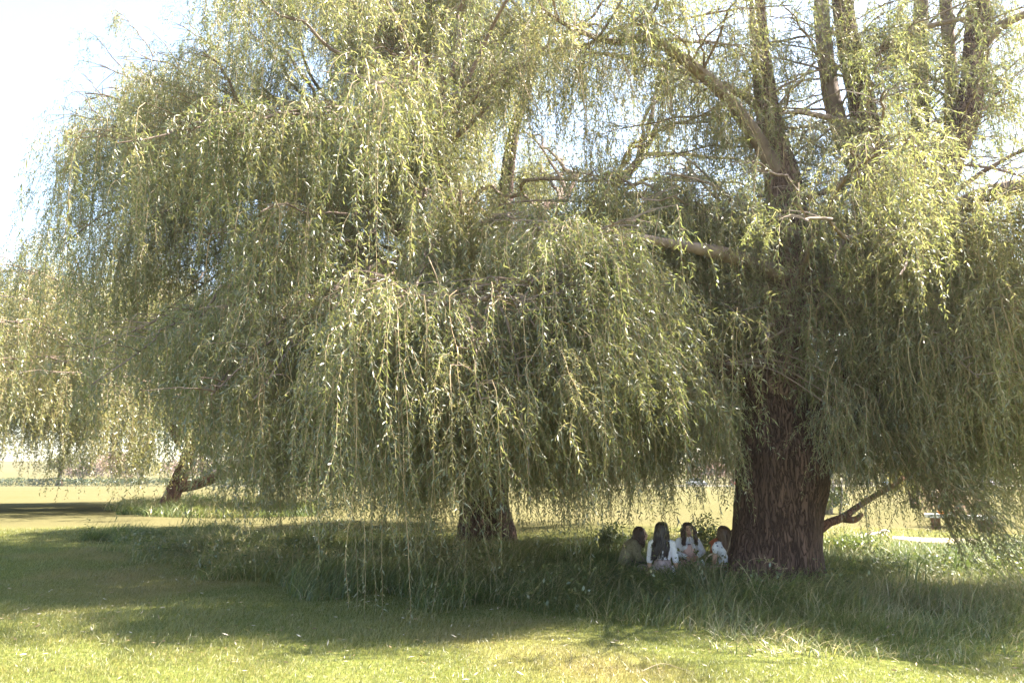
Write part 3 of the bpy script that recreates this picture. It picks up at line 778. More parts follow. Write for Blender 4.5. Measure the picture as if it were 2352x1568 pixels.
def middle_willow():
    base = P(1112, 1248, 17.0); base[2] = 0
    t = thing("willow_tree", "broad domed willow with its trunk half hidden behind pale hanging sprays", "tree", base, "weeping willows")
    g = np.random.default_rng(8)
    bx, by = base[0], base[1]
    fl = lambda k, a: 1 + np.exp(-k * 8) * (.22 * np.cos(4 * a + 1) + .1 * np.cos(7 * a)) + .06 * np.cos(3 * a + 4 * k) + .04 * np.cos(8 * a + 2 * k)
    limb([(bx, by, -.1, .70), (bx, by, .25, .62), (bx - .02, by, 1.0, .53), (bx, by, 2.0, .52), (bx + .03, by, 2.8, .57), (bx, by, 3.6, .5), (bx, by, 4.6, .4)], 70, 56, "trunk", M_BARK, t, .13, 21, flute=fl, freq=2.4, world_pts=True)
    f = Foliage(SPR_MID, 77); f.gaps = True
    ends = [(-4.9, -1.5, 8.2), (-4.2, 1.5, 10.2), (-1.6, -.8, 12.5), (1.4, .6, 13.0), (4.2, -.3, 10.0), (-1.0, -3.8, 8.4), (2.6, 4.2, 10.5), (-3.0, 4.6, 11.0), (-6.0, .2, 9.4)]
    limbs = []
    for k, e in enumerate(ends):
        e = np.array(e) + [bx, by, 0]
        p0 = np.array([bx + .25 * np.sign(e[0] - bx), by + .2 * np.sign(e[1] - by), 2.9 + .12 * k])
        c = p0 * .45 + e * .55 + np.array([0, 0, 1.2 - .12 * k]); c[:2] = p0[:2] * .62 + e[:2] * .38
        tt = np.linspace(0, 1, 6)[:, None]
        pts = (1 - tt) ** 2 * p0 + 2 * tt * (1 - tt) * c + tt ** 2 * e
        pts[1:-1] += g.normal(0, .16, (4, 3))
        rad = np.linspace(.29, .05, 6)
        limbs.append(limb([(*p, r) for p, r in zip(pts, rad)], 40, 14, "limb", M_BARK, t, .14, 30 + k, world_pts=True)[1])
    C0 = (bx - .1, by + .3); ZC, A_, B_ = 7.0, 8.9, 8.6
    def hem(q):
        a = math.atan2(q[1] - by, q[0] - bx); r = math.hypot(q[0] - bx, q[1] - by)
        left = max(0, min(1, (bx - 5.2 - q[0]) / 3.2))
        front = max(0, min(1, (by - q[1]) / 6))
        h = .88 + .3 * math.sin(q[0] * 1.7 + q[1]) + .35 * math.sin(q[0] * 4.3) + left * 2.1 + .1 * front
        if r < 1.8: h = 1.4
        return max(.25, h)
    allp = np.concatenate([L[int(len(L) * .35):] for L in limbs])
    def nearest(e):
        d = np.linalg.norm(allp - e, axis=1) + np.abs(allp[:, 2] - e[2]) * .3
        i = np.argsort(d)[:10]
        return allp[int(g.choice(i))]
    n = 0
    while n < 200:
        az = g.uniform(-math.pi, math.pi)
        k = g.uniform(.72, 1.0) if g.random() < .72 else g.uniform(.4, .72)
        zt = g.uniform(2.2, ZC + B_ * .97) if g.random() < .68 else g.uniform(1.5, 4.2)
        rr = A_ * k * (math.sqrt(1 - ((zt - ZC) / B_) ** 2) if zt > ZC else 1.0)
        e = np.array([C0[0] + rr * math.cos(az), C0[1] + rr * math.sin(az), zt])
        if e[2] < hem(e) + 1.0: continue
        if e[1] < 8.2: continue
        if e[0] > 4.4 and e[2] > 6.5 and g.random() < .75: continue       # thin towards the great willow
        if e[0] > 1.2 and e[2] > 8.6 and g.random() < .72: continue
        n += 1
        p0 = nearest(e * .7 + np.array([bx, by, 6]) * .3)
        f.bough(p0, e, g.uniform(.5, 1.5), .065, .010, int(g.integers(24, 36)), (.5, 2.6), hem, .25, (.012, 0), wig=.35, spread=.40)
    for k in range(62):
        e = np.array([bx + g.uniform(-6.8, .6), by + g.uniform(-3.5, 4.5), g.uniform(8.0, 14.6)])
        f.bough(nearest(e), e, g.uniform(.2, .8), .04, .007, int(g.integers(16, 26)), (.5, 2.2), hem, .2, (.012, 0), wig=.35, spread=.40)
    # low boughs that carry the inner curtains
    for k in range(36):
        az = g.uniform(-math.pi, math.pi); rad = g.uniform(2.2, 8.0)
        e = np.array([bx + rad * math.cos(az), max(8.6, by + rad * math.sin(az)), g.uniform(3.8, 7.4)])
        p0 = nearest(np.array([bx, by, 5.5]) * .5 + e * .5)
        f.bough(p0, e, g.uniform(.3, 1.0), .06, .012, 28, (1.0, 4.6), hem, .2, (.012, 0), spread=.4)
    # long shoulder boughs arching over to the left edge
    L9 = limbs[8]
    for u1, v1, y1, lift in ((195, 215, 17, .5), (150, 310, 16.6, .8), (132, 400, 17.2, 1.0), (170, 320, 15.2, .8), (270, 300, 14.5, .6), (138, 470, 18.4, 1.1), (150, 560, 16.5, 1.0), (230, 150, 17.2, .4), (250, 200, 16.2, .5), (160, 260, 17.8, .6), (300, 110, 17.6, .4), (230, 600, 15.5, 1.0), (290, 520, 14.6, .9), (330, 170, 16.0, .5), (205, 230, 18.5, .5), (420, 60, 17, .3), (360, 120, 18.4, .4), (520, 10, 16.5, .3)):
        e = P(u1, v1, y1)
        p0 = limbs[8 if v1 > 150 else 1][int(g.integers(26, 39))]
        f.bough(p0, e, lift, .07, .012, 30, (1.0, 3.6), hem, .15, (.006, 0), wig=.2, spread=.42)
    # sprigs standing up out of the top
    for u1, v1, y1 in ((262, 20, 17), (205, 72, 17), (262, 110, 17.3), (330, 60, 17), (150, 178, 17), (178, 160, 17.6), (395, 10, 17)):
        e = P(u1, v1, y1)
        p0 = P(u1 + 90, v1 + 110, y1 + .2)
        f.bough(p0, e, .25, .018, .005, 9, (.3, .8), 6, .2, (.01, 0), wig=.3, spread=.1)
    # shoots sprouting round the trunk
    for k in range(120):
        a = g.uniform(-math.pi, .35) if g.random() < .8 else g.uniform(0, math.pi)
        r = g.uniform(.6, 1.7)
        q = np.array([bx + r * math.cos(a), by + r * math.sin(a), g.uniform(2.0, 4.6)])
        f.spray(q, a + g.normal(0, .5), g.uniform(1.4, 3.6), (.01, 0), None, .8, g.uniform(.75, 1.5) + .5 * (q[0] > bx + .15), True)
    # tresses along the underside of the dome
    for k in range(60):
        u, Yk = g.uniform(560, 1010), g.uniform(11.5, 16.5)
        if k > 44: u = g.uniform(1180, 1440); Yk = g.uniform(14, 17)
        q = P(u, g.uniform(880, 990), Yk); b = P(u, g.uniform(1110, 1195), Yk)
        p0 = nearest(q + [0, 0, 1.2]) if g.random() < .3 else q + np.array([g.uniform(-.5, .5), g.uniform(-.3, .6), g.uniform(.5, 1.2)])
        f.wood(smooth_path(np.array([p0, (p0 + q) / 2 + [0, 0, .2], q]), 8), np.linspace(.02, .005, 8), 4)
        for j in range(3):
            f.spray(q + g.normal(0, .10, 3), g.uniform(-3.1, 3.1), (q[2] - b[2]) * 1.3, (.01, 0), None, .8, b[2] + abs(g.normal(0, .25)) * (j > 0), True)
    f.build(t, M_WILLOW)
middle_willow()

# --- the far leaning willow at left
def far_willow():
    base = G(388, 1168); bx, by = base[0], base[1]; bz = float(gz(bx, by))
    Y = by
    t = thing("willow_tree", "yellowish far willow with a leaning reddish forked trunk at left", "tree", (bx, by, bz), "weeping willows")
    g = np.random.default_rng(12)
    limb([(376, 1182, Y, .52), (386, 1160, Y, .42), (400, 1125, Y, .37), (416, 1090, Y, .34), (430, 1050, Y, .28), (428, 1010, Y + .2, .2)], 40, 28, "trunk", M_BARK2, t, .16, 41, freq=2)
    l1 = limb([(408, 1120, Y, .25), (450, 1112, Y - .2, .24), (490, 1098, Y - .4, .22), (540, 1075, Y - .6, .19), (590, 1050, Y - .7, .16), (640, 1000, Y - .8, .15), (690, 900, Y - .6, .08)], 40, 16, "limb", M_BARK2, t, .15, 42, "low limb running out to the right with a bleached top")[1]
    l2 = limb([(428, 1060, Y, .33), (445, 1000, Y, .28), (470, 900, Y + .4, .22), (455, 780, Y + .8, .16), (430, 660, Y + 1, .08)], 40, 14, "limb", M_BARK2, t, .15, 43)[1]
    l3 = limb([(425, 1030, Y + .1, .28), (400, 990, Y + .2, .24), (340, 900, Y + .3, .18), (260, 760, Y + .2, .12), (180, 640, Y, .06)], 40, 14, "limb", M_BARK2, t, .15, 44)[1]
    l4 = limb([(425, 1030, Y + .1, .28), (420, 960, Y + .8, .2), (360, 820, Y + 2, .14), (330, 680, Y + 3, .06)], 30, 12, "limb", M_BARK2, t, .15, 45)[1]
    f = Foliage(SPR_FAR, 99)
    allp = np.concatenate([l1[15:], l2[10:], l3[10:], l4[10:]])
    n = 0
    while n < 200:
        az = g.uniform(-math.pi, math.pi); el = math.asin(g.uniform(0.0, .97))
        k = g.uniform(.55, 1.0)
        e = dome_point(g, (bx + .3, by + .5), 12.6, 10.2, bz + 4.4, az, el, k)
        n += 1
        d = np.linalg.norm(allp - (e * .7 + np.array([bx, by, 5]) * .3), axis=1)
        p0 = allp[int(g.choice(np.argsort(d)[:8]))]
        f.bough(p0, e, g.uniform(.4, 1.3), .06, .015, int(g.integers(15, 23)), (1.8, 5.6), lambda q: bz + .6 + .7 * abs(math.sin(q[0] * 1.3 + q[1])), .2, (.01, 0), spread=.55)
    f.build(t, M_WILLOW_FAR)
far_willow()

# ------------------------------------------------------------------ shrubs, saplings and weeds
def leaf_cloud(g, c, r, n, size, asp=.45, clumps=9, hollow=.35):
    """n leaf quads gathered in clumps through an ellipsoid"""
    c = np.asarray(c, float); r = np.asarray(r, float)
    d = nrm(g.normal(size=(clumps, 3))); d[:, 2] = np.abs(d[:, 2]) * 1.1 - .25
    cc = d * (hollow + (1 - hollow) * g.random((clumps, 1)))
    k = g.integers(0, clumps, n)
    p = cc[k] + g.normal(0, .24, (n, 3))
    ln = np.linalg.norm(p, axis=1, keepdims=True)
    p = p / np.maximum(1, ln * .95)
    B = c + p * r
    D = nrm(g.normal(size=(n, 3)) + p * .8 + [0, 0, .2])
    W = nrm(np.cross(D, g.normal(size=(n, 3))))
    l = size * g.uniform(.6, 1.4, (n, 1)); w = l * asp / 2
    V = np.stack([B, B + D * l * .5 + W * w, B + D * l + [0, 0, -.1] * l, B + D * l * .5 - W * w], 1).reshape(-1, 3)
    rn = np.clip(.35 + .3 * (g.random(clumps)[k] - .5) + .5 * (g.random(n) - .3), 0, 1)
    return V, np.arange(n * 4).reshape(-1, 4), rn

def shrub(name, label, cat, loc, r, n, size, mat, seed, stems=5, stem_r=.03, mstem=None, group=None, asp=.45, lift=.15, clumps=10, trunk=False, trunk_h=0.0):
    g = np.random.default_rng(seed)
    loc = np.array([loc[0], loc[1], float(gz(loc[0], loc[1]))])
    t = thing(name, label, cat, loc, group)
    c = loc + [0, 0, trunk_h + r[2] * (1 - lift)]
    V, Q, rn = leaf_cloud(g, c, r, n, size, asp, clumps)
    V[:, 2] = np.maximum(V[:, 2], loc[2] + .02)
    mesh_obj("crown" if trunk else "foliage", V, Q, mat, rnd=rn, parent=t)
    ge = Geo()
    for k in range(stems):
        a = g.uniform(0, 6.28); q = np.array([math.cos(a) * r[0] * .6, math.sin(a) * r[1] * .6, r[2] * g.uniform(.2, .7)])
        b = loc + [math.cos(a) * stem_r, math.sin(a) * stem_r, -.05]
        m = loc + [0, 0, trunk_h * .9]
        pts = [b, m, c + q * .5, c + q] if trunk_h else [b, b * .5 + (c + q) * .5 + [0, 0, .08 * r[2]], c + q]
        s = smooth_path(np.array(pts), 9)
        ge.add(*tube(s, np.linspace(stem_r, stem_r * .3, 9), 6))
    ge.build("trunk" if trunk else "stem", mstem or M_BRANCH, t)
    return t

def simple_leaf(name, a, b, ta, tb, **k):
    return leaf_mat(name, [(0, a), (1, b)], [(0, ta), (1, tb)], **k)

M_HEDGE = simple_leaf("dark_hedge_leaf", (.03, .05, .025), (.075, .10, .045), (.05, .08, .02), (.12, .15, .04), tr=.3, gloss=.04)
M_OLIVE = simple_leaf("olive_shrub_leaf", (.10, .11, .04), (.22, .20, .08), (.16, .17, .04), (.32, .28, .08), tr=.4, gloss=.04)
M_PINK = simple_leaf("pinkish_shrub_leaf", (.24, .16, .13), (.44, .31, .26), (.28, .18, .14), (.46, .32, .26), tr=.4, gloss=.03)
M_YELLOW = simple_leaf("yellow_green_leaf", (.17, .17, .05), (.32, .28, .09), (.28, .27, .05), (.45, .38, .09), tr=.45, gloss=.04)
M_WEED = simple_leaf("weed_leaf", (.045, .075, .025), (.12, .15, .045), (.09, .14, .025), (.22, .25, .05), tr=.4, gloss=.06)
M_STRAW = surf_mat("dry_straw", [(.3, (.24, .18, .11)), (.7, (.36, .29, .18))], scale=20, rough=.8)
M_GREYWOOD = surf_mat("grey_stem", [(.3, (.20, .17, .16)), (.7, (.34, .30, .28))], scale=8, rough=.9)

# the shrub belt along the far edge of the park
gB = np.random.default_rng(55)
KINDS = [("pinkish bare twigged shrub in the far belt beyond the field", M_PINK), ("olive green shrub in the far belt beyond the field", M_OLIVE),
         ("yellow green shrub in the far belt beyond the field", M_YELLOW), ("dark evergreen shrub in the far belt beyond the field", M_HEDGE)]
order = [0, 1, 0, 2, 0, 3, 1, 2, 1, 0, 2, 1, 2, 0, 0, 1, 2, 2, 1, 0, 1, 2, 1, 1, 2, 0, 1, 3, 1, 2]
for k, kd in enumerate(order):
    x = -118 + 247 * (k + .5) / len(order) + gB.uniform(-2.5, 2.5)
    y = 168 + gB.uniform(-5, 16) + (14 if x < -45 else 0)
    rx, rz = gB.uniform(4.2, 6.6), gB.uniform(2.4, 4.6)
    shrub("far_shrub", KINDS[kd][0], "shrub", (x, y), (rx, rx * .7, rz), 1500, .62, KINDS[kd][1], 500 + k, 4, .10, M_GREYWOOD, "shrubs along the far edge of the park", asp=.6, lift=.12, clumps=14)
# two small trees standing out of it at left
p = P(137, 1100, 150); shrub("small_tree", "small far tree with a dark forked trunk before pinkish shrubs", "tree", p[:2], (3.6, 3.0, 2.6), 1500, .45, M_OLIVE, 601, 7, .42, M_BARK2, trunk=True, trunk_h=2.6, lift=.4)
p = P(472, 1080, 205); shrub("small_tree", "tiny round headed far tree with a pale thin trunk", "tree", p[:2], (3.0, 2.6, 2.4), 1200, .5, M_HEDGE, 602, 3, .22, M_GREYWOOD, trunk=True, trunk_h=4.2, lift=.2)

# low dark hedge across the far left of the field
gH = np.random.default_rng(77)
hv = []
nH = 16000
hx = -112 + 130 * gH.random(nH); hy = 148 + 1.6 * gH.random(nH)
top = 1.2 + .6 * field_noise(hx, hy * 0, .35, 9)
hz = gz(hx, hy) + top * gH.random(nH) ** .7
D = nrm(gH.normal(size=(nH, 3)) + [0, 0, .4]); W = nrm(np.cross(D, gH.normal(size=(nH, 3))))
B = np.stack([hx, hy, hz], -1); l = gH.uniform(.18, .42, (nH, 1))
hd = mesh_obj("hedge", np.stack([B, B + D * l * .5 + W * l * .3, B + D * l, B + D * l * .5 - W * l * .3], 1).reshape(-1, 3), np.arange(nH * 4).reshape(-1, 4), M_HEDGE, rnd=gH.random(nH))
tag(hd, "long low dark hedge across the far left end of the sunny field", "hedge")

# shrubs and weeds in the middle distance
def at_ground(u, v): return G(u, v)[:2]
pu = P(1897, 1162, 30); shrub("grey_shrub", "bushy shrub with bare grey upright stems just right of the great trunk", "shrub", pu[:2], (.75, .7, .55), 1500, .13, M_HEDGE, 611, 4, .05, M_GREYWOOD)
gq_ = np.random.default_rng(3)
gs = Geo()
for k in range(9):
    b = np.array([pu[0] + gq_.normal(0, .18), pu[1] + gq_.normal(0, .15), float(gz(pu[0], pu[1]))])
    e = b + [gq_.normal(0, .28), gq_.normal(0, .2), gq_.uniform(1.3, 2.0)]
    gs.add(*tube(smooth_path(np.array([b, (b + e) / 2 + gq_.normal(0, .05, 3), e]), 8), np.linspace(.055, .02, 8), 6))
o = gs.build("bare_stem_clump", M_GREYWOOD)
tag(o, "clump of bare grey stems standing in the shrub right of the great trunk", "stems")
pw = P(2100, 1157, 36)
t = thing("weeping_bush", "small round weeping bush with a dark foot on the far lawn at right", "bush", (pw[0], pw[1], float(gz(pw[0], pw[1]))))
fw = Foliage(SPR_FAR, 5)
zb = float(gz(pw[0], pw[1])); gw = np.random.default_rng(6)
for k in range(80):
    a = gw.uniform(0, 6.28); rr = gw.uniform(.1, 1.0)
    q = np.array([pw[0] + rr * math.cos(a), pw[1] + rr * math.sin(a), zb + 1.95 - .5 * rr * rr + gw.normal(0, .08)])
    fw.spray(q, a, min(1.7, q[2] - zb - .28) * gw.uniform(.8, 1.05))
fw.build(t, M_YELLOW)
ge = Geo()
for k in range(6):
    a = k * 1.05
    ge.add(*tube(smooth_path(np.array([[pw[0] + .12 * math.cos(a), pw[1] + .12 * math.sin(a), zb - .05], [pw[0] + .25 * math.cos(a), pw[1] + .25 * math.sin(a), zb + .9], [pw[0] + .7 * math.cos(a), pw[1] + .7 * math.sin(a), zb + 1.8]]), 8), np.linspace(.09, .03, 8), 6))
ge.build("trunk", M_BARK, t)

pp = P(2182, 1206, 23); shrub("pink_shrub", "pinkish leafed shrub behind the white stone slabs", "shrub", pp[:2], (.85, .6, .72), 2600, .085, M_PINK, 621, 9, .02, M_BARK2, asp=.3, lift=.05)
ps = at_ground(1003, 1236); shrub("sapling", "small leafy sapling just left of the middle willow's trunk", "sapling", (ps[0], 17.4), (.28, .28, .42), 700, .055, M_WEED, 631, 4, .008, asp=.5)
shrub("leafy_weed", "dark leafy bush in the long grass between the two near willows", "bush", (P(1402, 1240, 15.5)[0], 15.5), (.42, .35, .34), 900, .075, M_WEED, 632, 5, .008)
shrub("leafy_weed", "tall green weeds behind the smiling woman and the woman in the floral dress", "weed", (P(1628, 1240, 13.9)[0], 13.9), (.34, .3, .50), 1100, .06, M_WEED, 633, 8, .006)
shrub("leafy_weed", "low green bush in the grass right of the great trunk", "bush", (P(1960, 1260, 14.6)[0], 14.6), (.55, .4, .24), 1200, .06, M_WEED, 634, 6, .006)

# tall reed blades at right, dry stalks before the great trunk
gr = np.random.default_rng(15)
def reed_clump(u, v, Y, n, hlo, hhi, label, mat=M_TALL):
    c = P(u, v, Y); x = c[0] + gr.normal(0, .10, n); y = c[1] + gr.normal(0, .1, n)
    global rs
    rs = np.random.default_rng(n * 7 + int(u))
    o = blades(x, y, gr.uniform(hlo, hhi, n), np.full(n, .022), gr.uniform(.05, .5, n), gr.uniform(-1, 1, n), 5, gr.uniform(0, .4, n), "reed_clump", mat, label)
    del o["kind"]; o["category"] = "reeds"
reed_clump(2195, 1290, 12.6, 16, .5, .95, "upright dark green reed blades in the grass right of the great trunk")
reed_clump(2085, 1320, 10.9, 14, .45, .8, "pale arching reed blades in the shaded grass at right")

def stalk(name, label, pts, r, seeds=0, mat=M_STRAW):
    s = smooth_path(np.array(pts), 14)
    ge = Geo(); ge.add(*tube(s, np.linspace(r, r * .35, 14), 5))
    for k in range(seeds):
        i = 13 - int(k * 6 / max(1, seeds)); q = s[i]
        d = nrm(np.array([gr.normal(.4, .5), gr.normal(0, .4), gr.normal(.1, .4)]))
        ge.add(*tube(np.array([q, q + d * .03, q + d * .06]), np.array([.0015, .004, .001]), 4))
    o = ge.build(name, mat); tag(o, label, "stalk" if seeds or 'stalk' in name else "twig")
b = P(1668, 1392, 9.9)
stalk("dry_stalk", "forked dry straw stalk standing before the foot of the great trunk", [P(1684, 1408, 9.9) * [1, 1, 0], P(1670, 1360, 9.9), P(1655, 1310, 9.9), P(1672, 1262, 9.9), P(1681, 1222, 9.9)], .005)
stalk("grass_stalk", "arching seeded grass stalk across the foot of the great trunk", [P(1720, 1392, 10) * [1, 1, 0], P(1716, 1300, 10), P(1733, 1282, 10), P(1762, 1284, 10), P(1785, 1300, 10)], .0024, 12)
stalk("grass_stalk", "lower drooping seeded grass stalk before the great trunk", [P(1790, 1400, 10) * [1, 1, 0], P(1768, 1330, 10), P(1752, 1302, 10), P(1766, 1290, 10), P(1800, 1305, 10)], .0024, 10)
def on_lawn(u, v, h=.03):
    q = G(u, v); q[2] = float(gz(q[0], q[1])) + h; return q
stalk("fallen_twig", "long pale curved twig lying on the mown lawn at the bottom", [on_lawn(1478, 1548), on_lawn(1520, 1541, .06), on_lawn(1560, 1542), on_lawn(1595, 1552)], .0035)
stalk("fallen_twig", "short straight twig sticking up from the mown lawn", [on_lawn(1515, 1545, .0), on_lawn(1508, 1540, .06), on_lawn(1500, 1534, .14)], .003)
stalk("fallen_twig", "bent dry twig lying at the edge of the long grass at right", [on_lawn(1745, 1482), on_lawn(1760, 1500, .05), on_lawn(1785, 1506, .03), on_lawn(1800, 1503, .03)], .006)

# bleached fallen branch in the grass behind the great trunk
ge = Geo()
ge.add(*tube(smooth_path(np.array([P(1962, 1243, 17.5), P(1984, 1231, 17.5), P(2008, 1227, 17.6), P(2030, 1219, 17.6), P(2042, 1221, 17.6)]), 24), np.linspace(.07, .03, 24), 8, .3, 3, 7))
ge.add(*tube(np.array([P(2026, 1221, 17.6), P(2040, 1232, 17.5), P(2052, 1246, 17.4)]), np.array([.035, .025, .012]), 6))
ge.add(*tube(np.array([P(1992, 1229, 17.5), P(2000, 1222, 17.4), P(2006, 1217, 17.35)]), np.array([.03, .02, .008]), 6))
o = ge.build("fallen_branch", M_BLEACH); tag(o, "bleached fallen branch lying on the grass right of the great trunk", "branch")

# white stone slabs round the pink shrub
M_STONE = surf_mat("white_stone", [(.3, (.55, .53, .50)), (.7, (.75, .73, .70))], scale=12, rough=.7, bump=.004, bscale=60)
M_BRICK = surf_mat("brown_brick", [(.3, (.12, .07, .05)), (.7, (.22, .13, .09))], scale=14, rough=.9, bump=.01)
def slab(u, v, Y, L, label, rz, blocks):
    c = P(u, v, Y); c[2] = float(gz(c[0], c[1]))
    t = thing("stone_bench", label, "bench", c)
    V, Q = box(c + [0, 0, .40], (L, .42, .10), rz)
    mesh_obj("slab", V, Q, M_STONE, parent=t)
    for k in blocks:
        d = np.array([math.cos(rz), math.sin(rz), 0]) * k
        V, Q = box(c + d + [0, 0, .16], (.24, .30, .38), rz)
        mesh_obj("support", V, Q, M_BRICK, parent=t)
    return c
slab(2254, 1222, 20.5, .62, "white stone slab on brown brick before the pink shrub at right", .12, (.14,))
c = slab(2160, 1215, 21.2, .72, "white stone slab half sunk in grass left of the pink shrub", -.5, (-.1,))
ge = Geo()
for k in range(9):
    a = gr.uniform(0, 6.28); q = c + [.12 + .12 * math.cos(a), .1 * math.sin(a), .47 + gr.uniform(0, .05)]
    ge.add(*ellipsoid(q, (.035, .035, .025), 8, 5))
ge.add(*box(c + [.12, 0, .455], (.22, .16, .03), .2))
o = ge.build("flower_posy", plain("orange_petal", (.75, .25, .05), .6)); tag(o, "small posy of orange flowers lying on the left stone slab", "flowers")

# wooden posts along the car park edge
M_POST = surf_mat("weathered_post", [(.3, (.12, .085, .065)), (.7, (.22, .16, .12))], scale=4, rough=.9)
post0 = None
for k in range(16):
    q = P(1952 + k * 24.5, 1116, 147.2); z = float(gz(q[0], q[1]))
    if post0 is None:
        ge = Geo(); ge.add(*tube(np.array([[0, 0, -.2], [0, 0, .1], [0, 0, .6], [0, 0, .78], [0, 0, .82]]), np.array([.12, .12, .115, .11, .05]), 10))
        post0 = ge.build("wooden_post", M_POST); po = post0
    else:
        po = post0.copy(); COL.objects.link(po)
    po.location = (q[0], q[1], z)
    tag(po, "short brown wooden post in the row along the far car park", "post", "posts along the far car park")

# parked cars beyond the field
M_GLASS = plain("car_glass", (.05, .06, .07), .08, spec=.8)
M_TYRE = plain("tyre_rubber", (.02, .02, .02), .8)
M_RIM = plain("wheel_rim", (.45, .45, .46), .3, metallic=.8)
M_LAMP = plain("headlamp_glass", (.75, .75, .72), .15)
M_TAIL = plain("tail_lamp_red", (.4, .02, .02), .2)
def loft(secs):
    """closed cross sections (m points each) joined along the list, ends capped"""
    n, m = len(secs), len(secs[0]); V = np.concatenate(secs)
    i, j = np.meshgrid(np.arange(n - 1), np.arange(m), indexing='ij'); j2 = (j + 1) % m
    Q = np.stack([i * m + j, i * m + j2, (i + 1) * m + j2, (i + 1) * m + j], -1).reshape(-1, 4)
    caps = []
    for b, fl in ((0, 1), ((n - 1) * m, 0)):
        for k in range(m // 2 - 1):
            q = [b + k, b + k + 1, b + m - 2 - k, b + m - 1 - k]
            caps.append(q[::-1] if fl else q)
    return V, np.vstack([Q, caps])
def car(label, u, Y, paint, rz):
    c = P(u, 1116, Y); c[2] = float(gz(c[0], c[1])) + .05
    t = thing("parked_car", label, "car", c, "cars parked beyond the field")
    ca, sa = math.cos(rz), math.sin(rz)
    def W(V):
        V = np.asarray(V, float); return np.stack([V[:, 0] * ca - V[:, 1] * sa, V[:, 0] * sa + V[:, 1] * ca, V[:, 2]], -1) + c
    def sec(x, w, zb, zt, r):
        return np.array([[x, -w, zb], [x, -w * 1.02, (zb + zt) / 2], [x, -w * .95, zt - r], [x, -w * .75, zt], [x, w * .75, zt], [x, w * .95, zt - r], [x, w * 1.02, (zb + zt) / 2], [x, w, zb]])
    body = [sec(-2.08, .62, .42, .72, .08), sec(-2.0, .80, .24, .86, .08), sec(-1.5, .86, .20, .95, .07), sec(-.6, .88, .20, .98, .06), sec(.6, .88, .20, .96, .06), sec(1.2, .87, .20, .90, .07), sec(1.75, .82, .22, .80, .08), sec(2.05, .62, .36, .66, .08)]
    V, Q = loft(body); bo = mesh_obj("body", W(V), Q, paint, parent=t, smooth=True)
    cab = [sec(-1.75, .66, .90, .98, .02), sec(-1.25, .72, .90, 1.36, .06), sec(-.5, .74, .90, 1.46, .06), sec(.25, .74, .90, 1.44, .06), sec(1.15, .70, .88, .95, .02)]
    V, Q = loft(cab); mesh_obj("cabin_glass", W(V), Q, M_GLASS, parent=t, smooth=False)
    rf = [sec(-1.2, .60, 1.35, 1.385, .01), sec(-.5, .66, 1.44, 1.485, .01), sec(.22, .64, 1.42, 1.46, .01)]
    V, Q = loft(rf); mesh_obj("roof", W(V), Q, paint, parent=t, smooth=False)
    for s in (-1, 1):
        for (x0, z0, x1, z1) in ((1.12, .93, .24, 1.44), (-1.72, .95, -1.24, 1.37), (-.30, .93, -.32, 1.45)):
            ge = Geo(); ge.add(*tube(W(np.array([[x0, s * .70, z0], [(x0 + x1) / 2, s * .715, (z0 + z1) / 2], [x1, s * .70, z1]])), np.array([.035, .035, .035]), 6)); ge.build("window_pillar", paint, t)
    for x in (-1.28, 1.28):
        for s in (-1, 1):
            a = np.array([[x, s * .72, .31], [x, s * .74, .31], [x, s * .88, .31], [x, s * .90, .31]])
            V, Q = tube(W(a), np.array([.27, .31, .31, .27]), 18); wh = mesh_obj("wheel", V, Q, M_TYRE, parent=t, smooth=True)
            a = np.array([[x, s * .89, .31], [x, s * .905, .31], [x, s * .912, .31]])
            V, Q = tube(W(a), np.array([.2, .2, .06]), 14); mesh_obj("rim", V, Q, M_RIM, parent=wh)
    for s in (-1, 1):
        V, Q = ellipsoid(W(np.array([[1.93, s * .55, .62]]))[0], (.12, .14, .08), 10, 6); mesh_obj("headlight", V, Q, M_LAMP, parent=t, smooth=True)
        V, Q = ellipsoid(W(np.array([[-2.0, s * .58, .72]]))[0], (.07, .12, .09), 10, 6); mesh_obj("tail_light", V, Q, M_TAIL, parent=t, smooth=True)
def paint(name, c): return plain(name, c, .25, .04, coat=.6, spec=.5)
car("silver grey car beyond the field, left of the red one", 1600, 153, paint("silver_paint", (.45, .46, .48)), .1)
car("bright red car beyond the field close to the great trunk", 1698, 154, paint("red_paint", (.55, .04, .035)), -1.1)
car("pale blue car seen behind the slanting low limb", 2052, 153, paint("blue_paint", (.22, .33, .44)), math.pi - .15)
car("lilac grey car at the far right end of the car park", 2276, 154, paint("lilac_paint", (.33, .29, .33)), .2)

# ------------------------------------------------------------------ the people at their picnic
M_SKIN = surf_mat("skin", [(.3, (.56, .33, .24)), (.7, (.68, .43, .33))], scale=7, rough=.5, spec=.35)
M_SKIN_TAN = surf_mat("tanned_skin", [(.3, (.50, .28, .19)), (.7, (.62, .37, .26))], scale=7, rough=.5, spec=.35)
M_WHITE = surf_mat("white_cotton", [(.3, (.66, .64, .68)), (.7, (.80, .78, .82))], scale=5, rough=.85, bump=.004, bscale=30)
M_CREAM = surf_mat("cream_cotton", [(.3, (.62, .52, .42)), (.7, (.74, .65, .54))], scale=5, rough=.85)
M_OLIVEKNIT = surf_mat("olive_knit", [(.35, (.11, .10, .065)), (.5, (.24, .21, .14)), (.65, (.15, .135, .09))], scale=26, rough=.95, bump=.006, bscale=70)
M_RUST = surf_mat("rust_cotton", [(.3, (.45, .13, .07)), (.7, (.66, .24, .14))], scale=8, rough=.85, bump=.01, bscale=20)
M_DENIM = surf_mat("dusky_pink_cloth", [(.35, (.30, .22, .22)), (.65, (.46, .36, .36))], scale=18, rough=.9)
